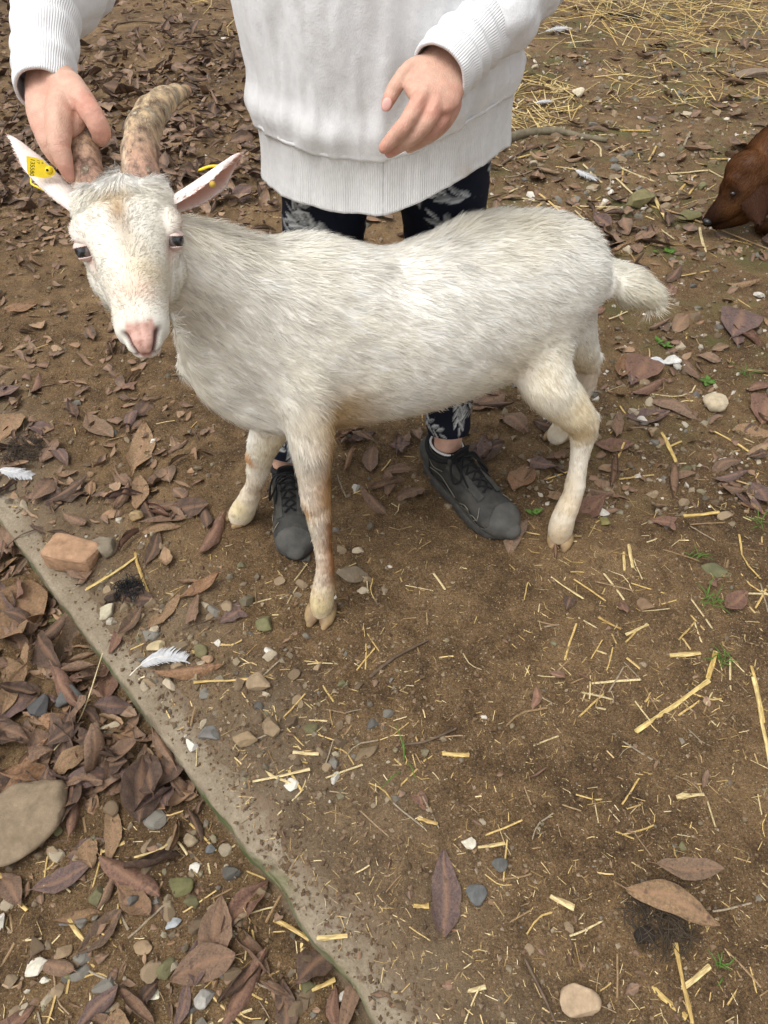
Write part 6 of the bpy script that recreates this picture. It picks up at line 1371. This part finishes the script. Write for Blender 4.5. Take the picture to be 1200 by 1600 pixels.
# pebbles
STL = [stone_geo(140+k, 1, .7, 4, .15) for k in range(16)]
OC = (A([[1, 0, 0], [-1, 0, 0], [0, 1, 0], [0, -1, 0], [0, 0, 1], [0, 0, -1.]]), A([[0, 2, 4], [2, 1, 4], [1, 3, 4], [3, 0, 4], [2, 0, 5], [1, 2, 5], [3, 1, 5], [0, 3, 5]]))
STO = [(OC[0]*np.random.default_rng(k).uniform(.55, 1.1, (6, 1))*A([1, 1, .75])+np.random.default_rng(k+50).normal(size=(6, 3))*.16, OC[1]) for k in range(16)]
PZ_ = [(region(-300, 600, 1200, 1720, 260, below, 31), (.006, .022), 'small stone in the soil and litter below the slab', 'pebbles below the slab'),
 (region(150, 620, 820, 1260, 230, above, 32), (.005, .019), 'small stone in the pebbly soil before the goat', 'pebbles before the goat'),
 (region(-250, 420, 320, 840, 150, above, 33), (.005, .016), 'small stone on the trodden soil beside the goat\'s head', 'pebbles beside the goat\'s head'),
 (region(620, 1300, 800, 1700, 130, None, 34), (.003, .011), 'small stone on the bare strawy soil', 'pebbles on bare soil'),
 (region(860, 1500, 380, 820, 420, None, 35), (.006, .022), 'small stone on open soil on the dog\'s side of the goat', 'pebbles on the dog\'s side'),
 (region(770, 1700, -160, 400, 1700, None, 36), (.008, .034), 'stone in the stony ground between goat and hay', 'stones between goat and hay'),
 (region(-300, 440, -160, 300, 520, None, 37), (.006, .022), 'small stone in the leaf litter behind the goat', 'pebbles in the litter behind the goat'),
 (region(410, 880, 300, 800, 170, None, 38), (.006, .02), 'small stone around the person\'s feet', 'pebbles around the person\'s feet')]
cand = []
for pts, sz, zn, grp in PZ_:
    zn = zn.replace('small stone ', '').replace('stone in', 'in')
    for p in seat(pts):
        s = sz[0]+(sz[1]-sz[0])*g.random()**2.2; cand.append((s*FPX/depth(p)*(1 if inframe(p, 0) else .001), p, s, zn, grp))
cand.sort(key=lambda c: -c[0]); NS = 300-len(HS)
for _, p, s, zn, grp in cand[:NS]:
    k = int(g.integers(20)); cn, cm = SCOL[int(g.choice(7, p=[.34, .26, .13, .03, .08, .10, .06]))]
    o = put('pebble', stone_mesh(k, cm), p+A([0, 0, s*.02]), rotz(g.uniform(0, 6.28))@rmat(g.normal()*.25, g.normal()*.25, 0), A([s, s, s])); tag(o, lab(('tiny ' if s < .009 else 'small ' if s < .016 else '')+cn+' '+('flat ' if k % 3 == 0 else '')+'pebble', p, zn), 'stone', grp)
stuff('gravel', [(int(g.integers(16)), p+A([0, 0, s*.02]), rotz(g.uniform(0, 6.28))@rmat(g.normal()*.3, g.normal()*.3, 0), A([s, s, s])) for _, p, s, zn, grp in cand[NS:]], STL, M_STONE, 'small stones strewn over the ground', 'gravel', False)
def crumb(pts, lo, hi, pw): return [(int(g.integers(16)), p+A([0, 0, 0.0]), rotz(g.uniform(0, 6.28))@rmat(g.normal()*.5, g.normal()*.5, 0), A([1, 1, 1])*(lo+(hi-lo)*g.random()**pw)) for p in seat(pts)]
it = crumb(region(-250, 1450, 800, 1700, 13000, above, 41), .0007, .0055, 3.2)+crumb(region(-350, 600, 800, 1700, 2600, below, 42), .001, .007, 3)+crumb(region(-300, 1500, 300, 800, 6500, above, 43), .0015, .008, 3)+crumb(region(180, 760, 880, 1360, 3200, above, 46), .001, .0075, 2.8)
onslab = lambda x, y, g: xedge(y)+8 < x < xedge(y)+150
it += crumb(region(-100, 760, 800, 1700, 1500, onslab, 47), .0008, .006, 2.6)
stuff('soil_crumbs', it, STO, M_CRUMB, 'soil crumbs and grit over the bare earth', 'soil', False)
it = crumb(region(-400, 1700, -160, 330, 6500, None, 44), .003, .014, 2.6)+crumb(region(760, 1500, 100, 800, 3000, None, 45), .002, .012, 2.6)
stuff('grit', it, STO, M_GRAVEL, 'fine pale gravel over the far ground', 'gravel', False)

# straw
SZ = [(region(380, 1350, 1000, 1700, 300, above, 51), (.010, .065), (.0005, .0014), 'bit of straw on the bare soil', 'straw bits on bare soil'),
 (region(820, 1500, 780, 1120, 230, None, 52), (.015, .09), (.0008, .002), 'bit of straw on soil below the goat\'s rump', 'straw bits below the rump'),
 (region(220, 700, 900, 1260, 150, above, 53), (.012, .07), (.0008, .0018), 'bit of straw on pebbly soil before the goat', 'straw bits before the goat'),
 (region(-250, 600, 1250, 1700, 190, below, 54), (.015, .08), (.0008, .0022), 'bit of straw in the litter below the slab', 'straw bits below the slab'),
 (region(850, 1500, 380, 790, 170, None, 55), (.02, .11), (.001, .0024), 'bit of straw on open soil on the dog\'s side', 'straw bits on the dog\'s side'),
 (region(760, 1700, 60, 390, 420, None, 56), (.03, .20), (.0012, .003), 'bit of straw on stony ground before the hay', 'straw bits on stony ground'),
 (region(-300, 340, 320, 830, 90, above, 57), (.012, .07), (.0008, .0018), 'bit of straw on the trodden soil beside the goat\'s head', 'straw bits beside the head'),
 (region(410, 860, 330, 900, 110, None, 58), (.015, .08), (.0008, .002), 'bit of straw around the person\'s feet', 'straw bits around the feet'),
 (region(-400, 420, -150, 280, 160, None, 59), (.03, .14), (.001, .0022), 'bit of straw in the litter behind the goat', 'straw bits in the litter')]
cand = []
for pts, sz, rd, zn, grp in SZ:
    zn = zn.replace('bit of straw ', '')
    for p in seat(pts):
        s = sz[0]+(sz[1]-sz[0])*g.random()**1.8; r = g.uniform(*rd); cand.append((math.sqrt(s*r)*FPX/depth(p)*(1 if inframe(p, 0) else .001), p, s, r, zn, grp))
cand.sort(key=lambda c: -c[0]); NW = 300-len(SH)
base_me = {}
for _, p, s, r, zn, grp in cand[:NW]:
    k = int(g.integers(14)); q = int(round(r/s*40)); wi = int(g.choice(4, p=[.42, .30, .18, .10]))
    if (k, q, wi) not in base_me:
        V, F, R = SWV[k]; me = mesh_np('straw', V+R*max(q, 1)/40, F, smooth=False); me.materials.append(WCOL[wi][1]); base_me[(k, q, wi)] = me
    o = put('straw', base_me[(k, q, wi)], p+A([0, 0, r*.7]), rotz(g.uniform(0, 6.28))@rmat(0, g.normal()*.06, 0), A([s, s, s])); tag(o, lab(('short ' if s < .035 else 'long ' if s > .075 else '')+('thin ' if r < .0011 else '')+WCOL[wi][0]+' '+('bent ' if k % 7 == 4 else '')+'straw', p, zn), 'straw', grp)
it = []; VAR = []
def straw_items(lst):
    Vs, Fs, n0 = [], {}, 0
    for p, s, r, lay in lst:
        V, F, R = SWL[int(g.integers(10))]; M = rotz(g.uniform(0, 6.28))@rmat(0, g.normal()*(.06+.12*lay), 0); W = (V*s+R*r)@M.T+p; Vs.append(W)
        for f in F: Fs.setdefault(f.shape[1], []).append(f+n0)
        n0 += len(W)
    return np.concatenate(Vs), [np.concatenate(f) for f in Fs.values()]
lst = [(p+A([0, 0, r*.5]), s, r, 0) for _, p, s, r, zn, grp in cand[NW:]]
for pts, a, b_ in ((region(-250, 1400, 830, 1700, 2600, above, 61), .003, .022), (region(830, 1500, 380, 1100, 900, None, 62), .004, .03), (region(-300, 560, 830, 1700, 500, below, 63), .004, .03), (region(410, 900, 330, 900, 400, None, 64), .004, .03), (region(760, 1700, 60, 400, 900, None, 65), .01, .07)):
    for p in seat(pts): lst.append((p+A([0, 0, .0005]), a+(b_-a)*g.random()**2, g.uniform(.0003, .0009)*(1 if b_ < .05 else 2), 0))
V, F = straw_items(lst); o = obj('straw_bits', mesh_np('straw_bits', V, F, None, False), M_STRAW); tag(o, 'short straw bits and chaff strewn over the soil', 'straw', None, 'stuff')
lst = []
for pts, a, b_, hh in ((region(700, 1900, -190, 90, 4200, lambda x, y, g: g.random() < sm(80, 20, y)+.08, 66), .10, .40, .05), (region(740, 900, 120, 215, 190, lambda x, y, g: ((x-815)/90)**2+((y-165)/45)**2 < 1, 67), .06, .22, .012), (region(300, 820, -190, 60, 300, None, 68), .06, .25, .02), (region(950, 1250, 60, 170, 200, None, 69), .06, .2, .01)):
    for p in seat(pts): lst.append((p+A([0, 0, g.uniform(0, hh)]), g.uniform(a, b_), g.uniform(.0013, .0030), 1))
V, F = straw_items(lst); o = obj('hay', mesh_np('hay', V, F, None, False), M_STRAWB); tag(o, 'loose golden hay spread over the far ground', 'hay', None, 'stuff')

# look-alikes that would share a label: tell them apart by how close they lie to their landmark
same = {}
for o in bpy.data.objects:
    if o.parent is None and o.name.split('.')[0] in ('leaf', 'pebble', 'straw') and 'label' in o: same.setdefault(o['label'], []).append(o)
for lb, os_ in list(same.items()):
    if len(os_) < 2: continue
    if ' near ' in lb:
        lm = [k for k, q in enumerate(LM) if lb.split(' near ', 1)[1].split(' and ')[0] == q[2]]
        if lm:
            os_.sort(key=lambda o: (o.location-Vector(LMP[lm[0]])).length); head, tail = lb.split(' near ', 1)
            os_[0]['label'] = head+' close by '+tail
            if len(os_) > 2: os_[-1]['label'] = head+' some way from '+tail.split(' and ')[0]
            os_ = os_[1:-1] if len(os_) > 2 else os_[1:]
    for o in os_: o['group'] = os_[0].get('group', 'look-alikes')
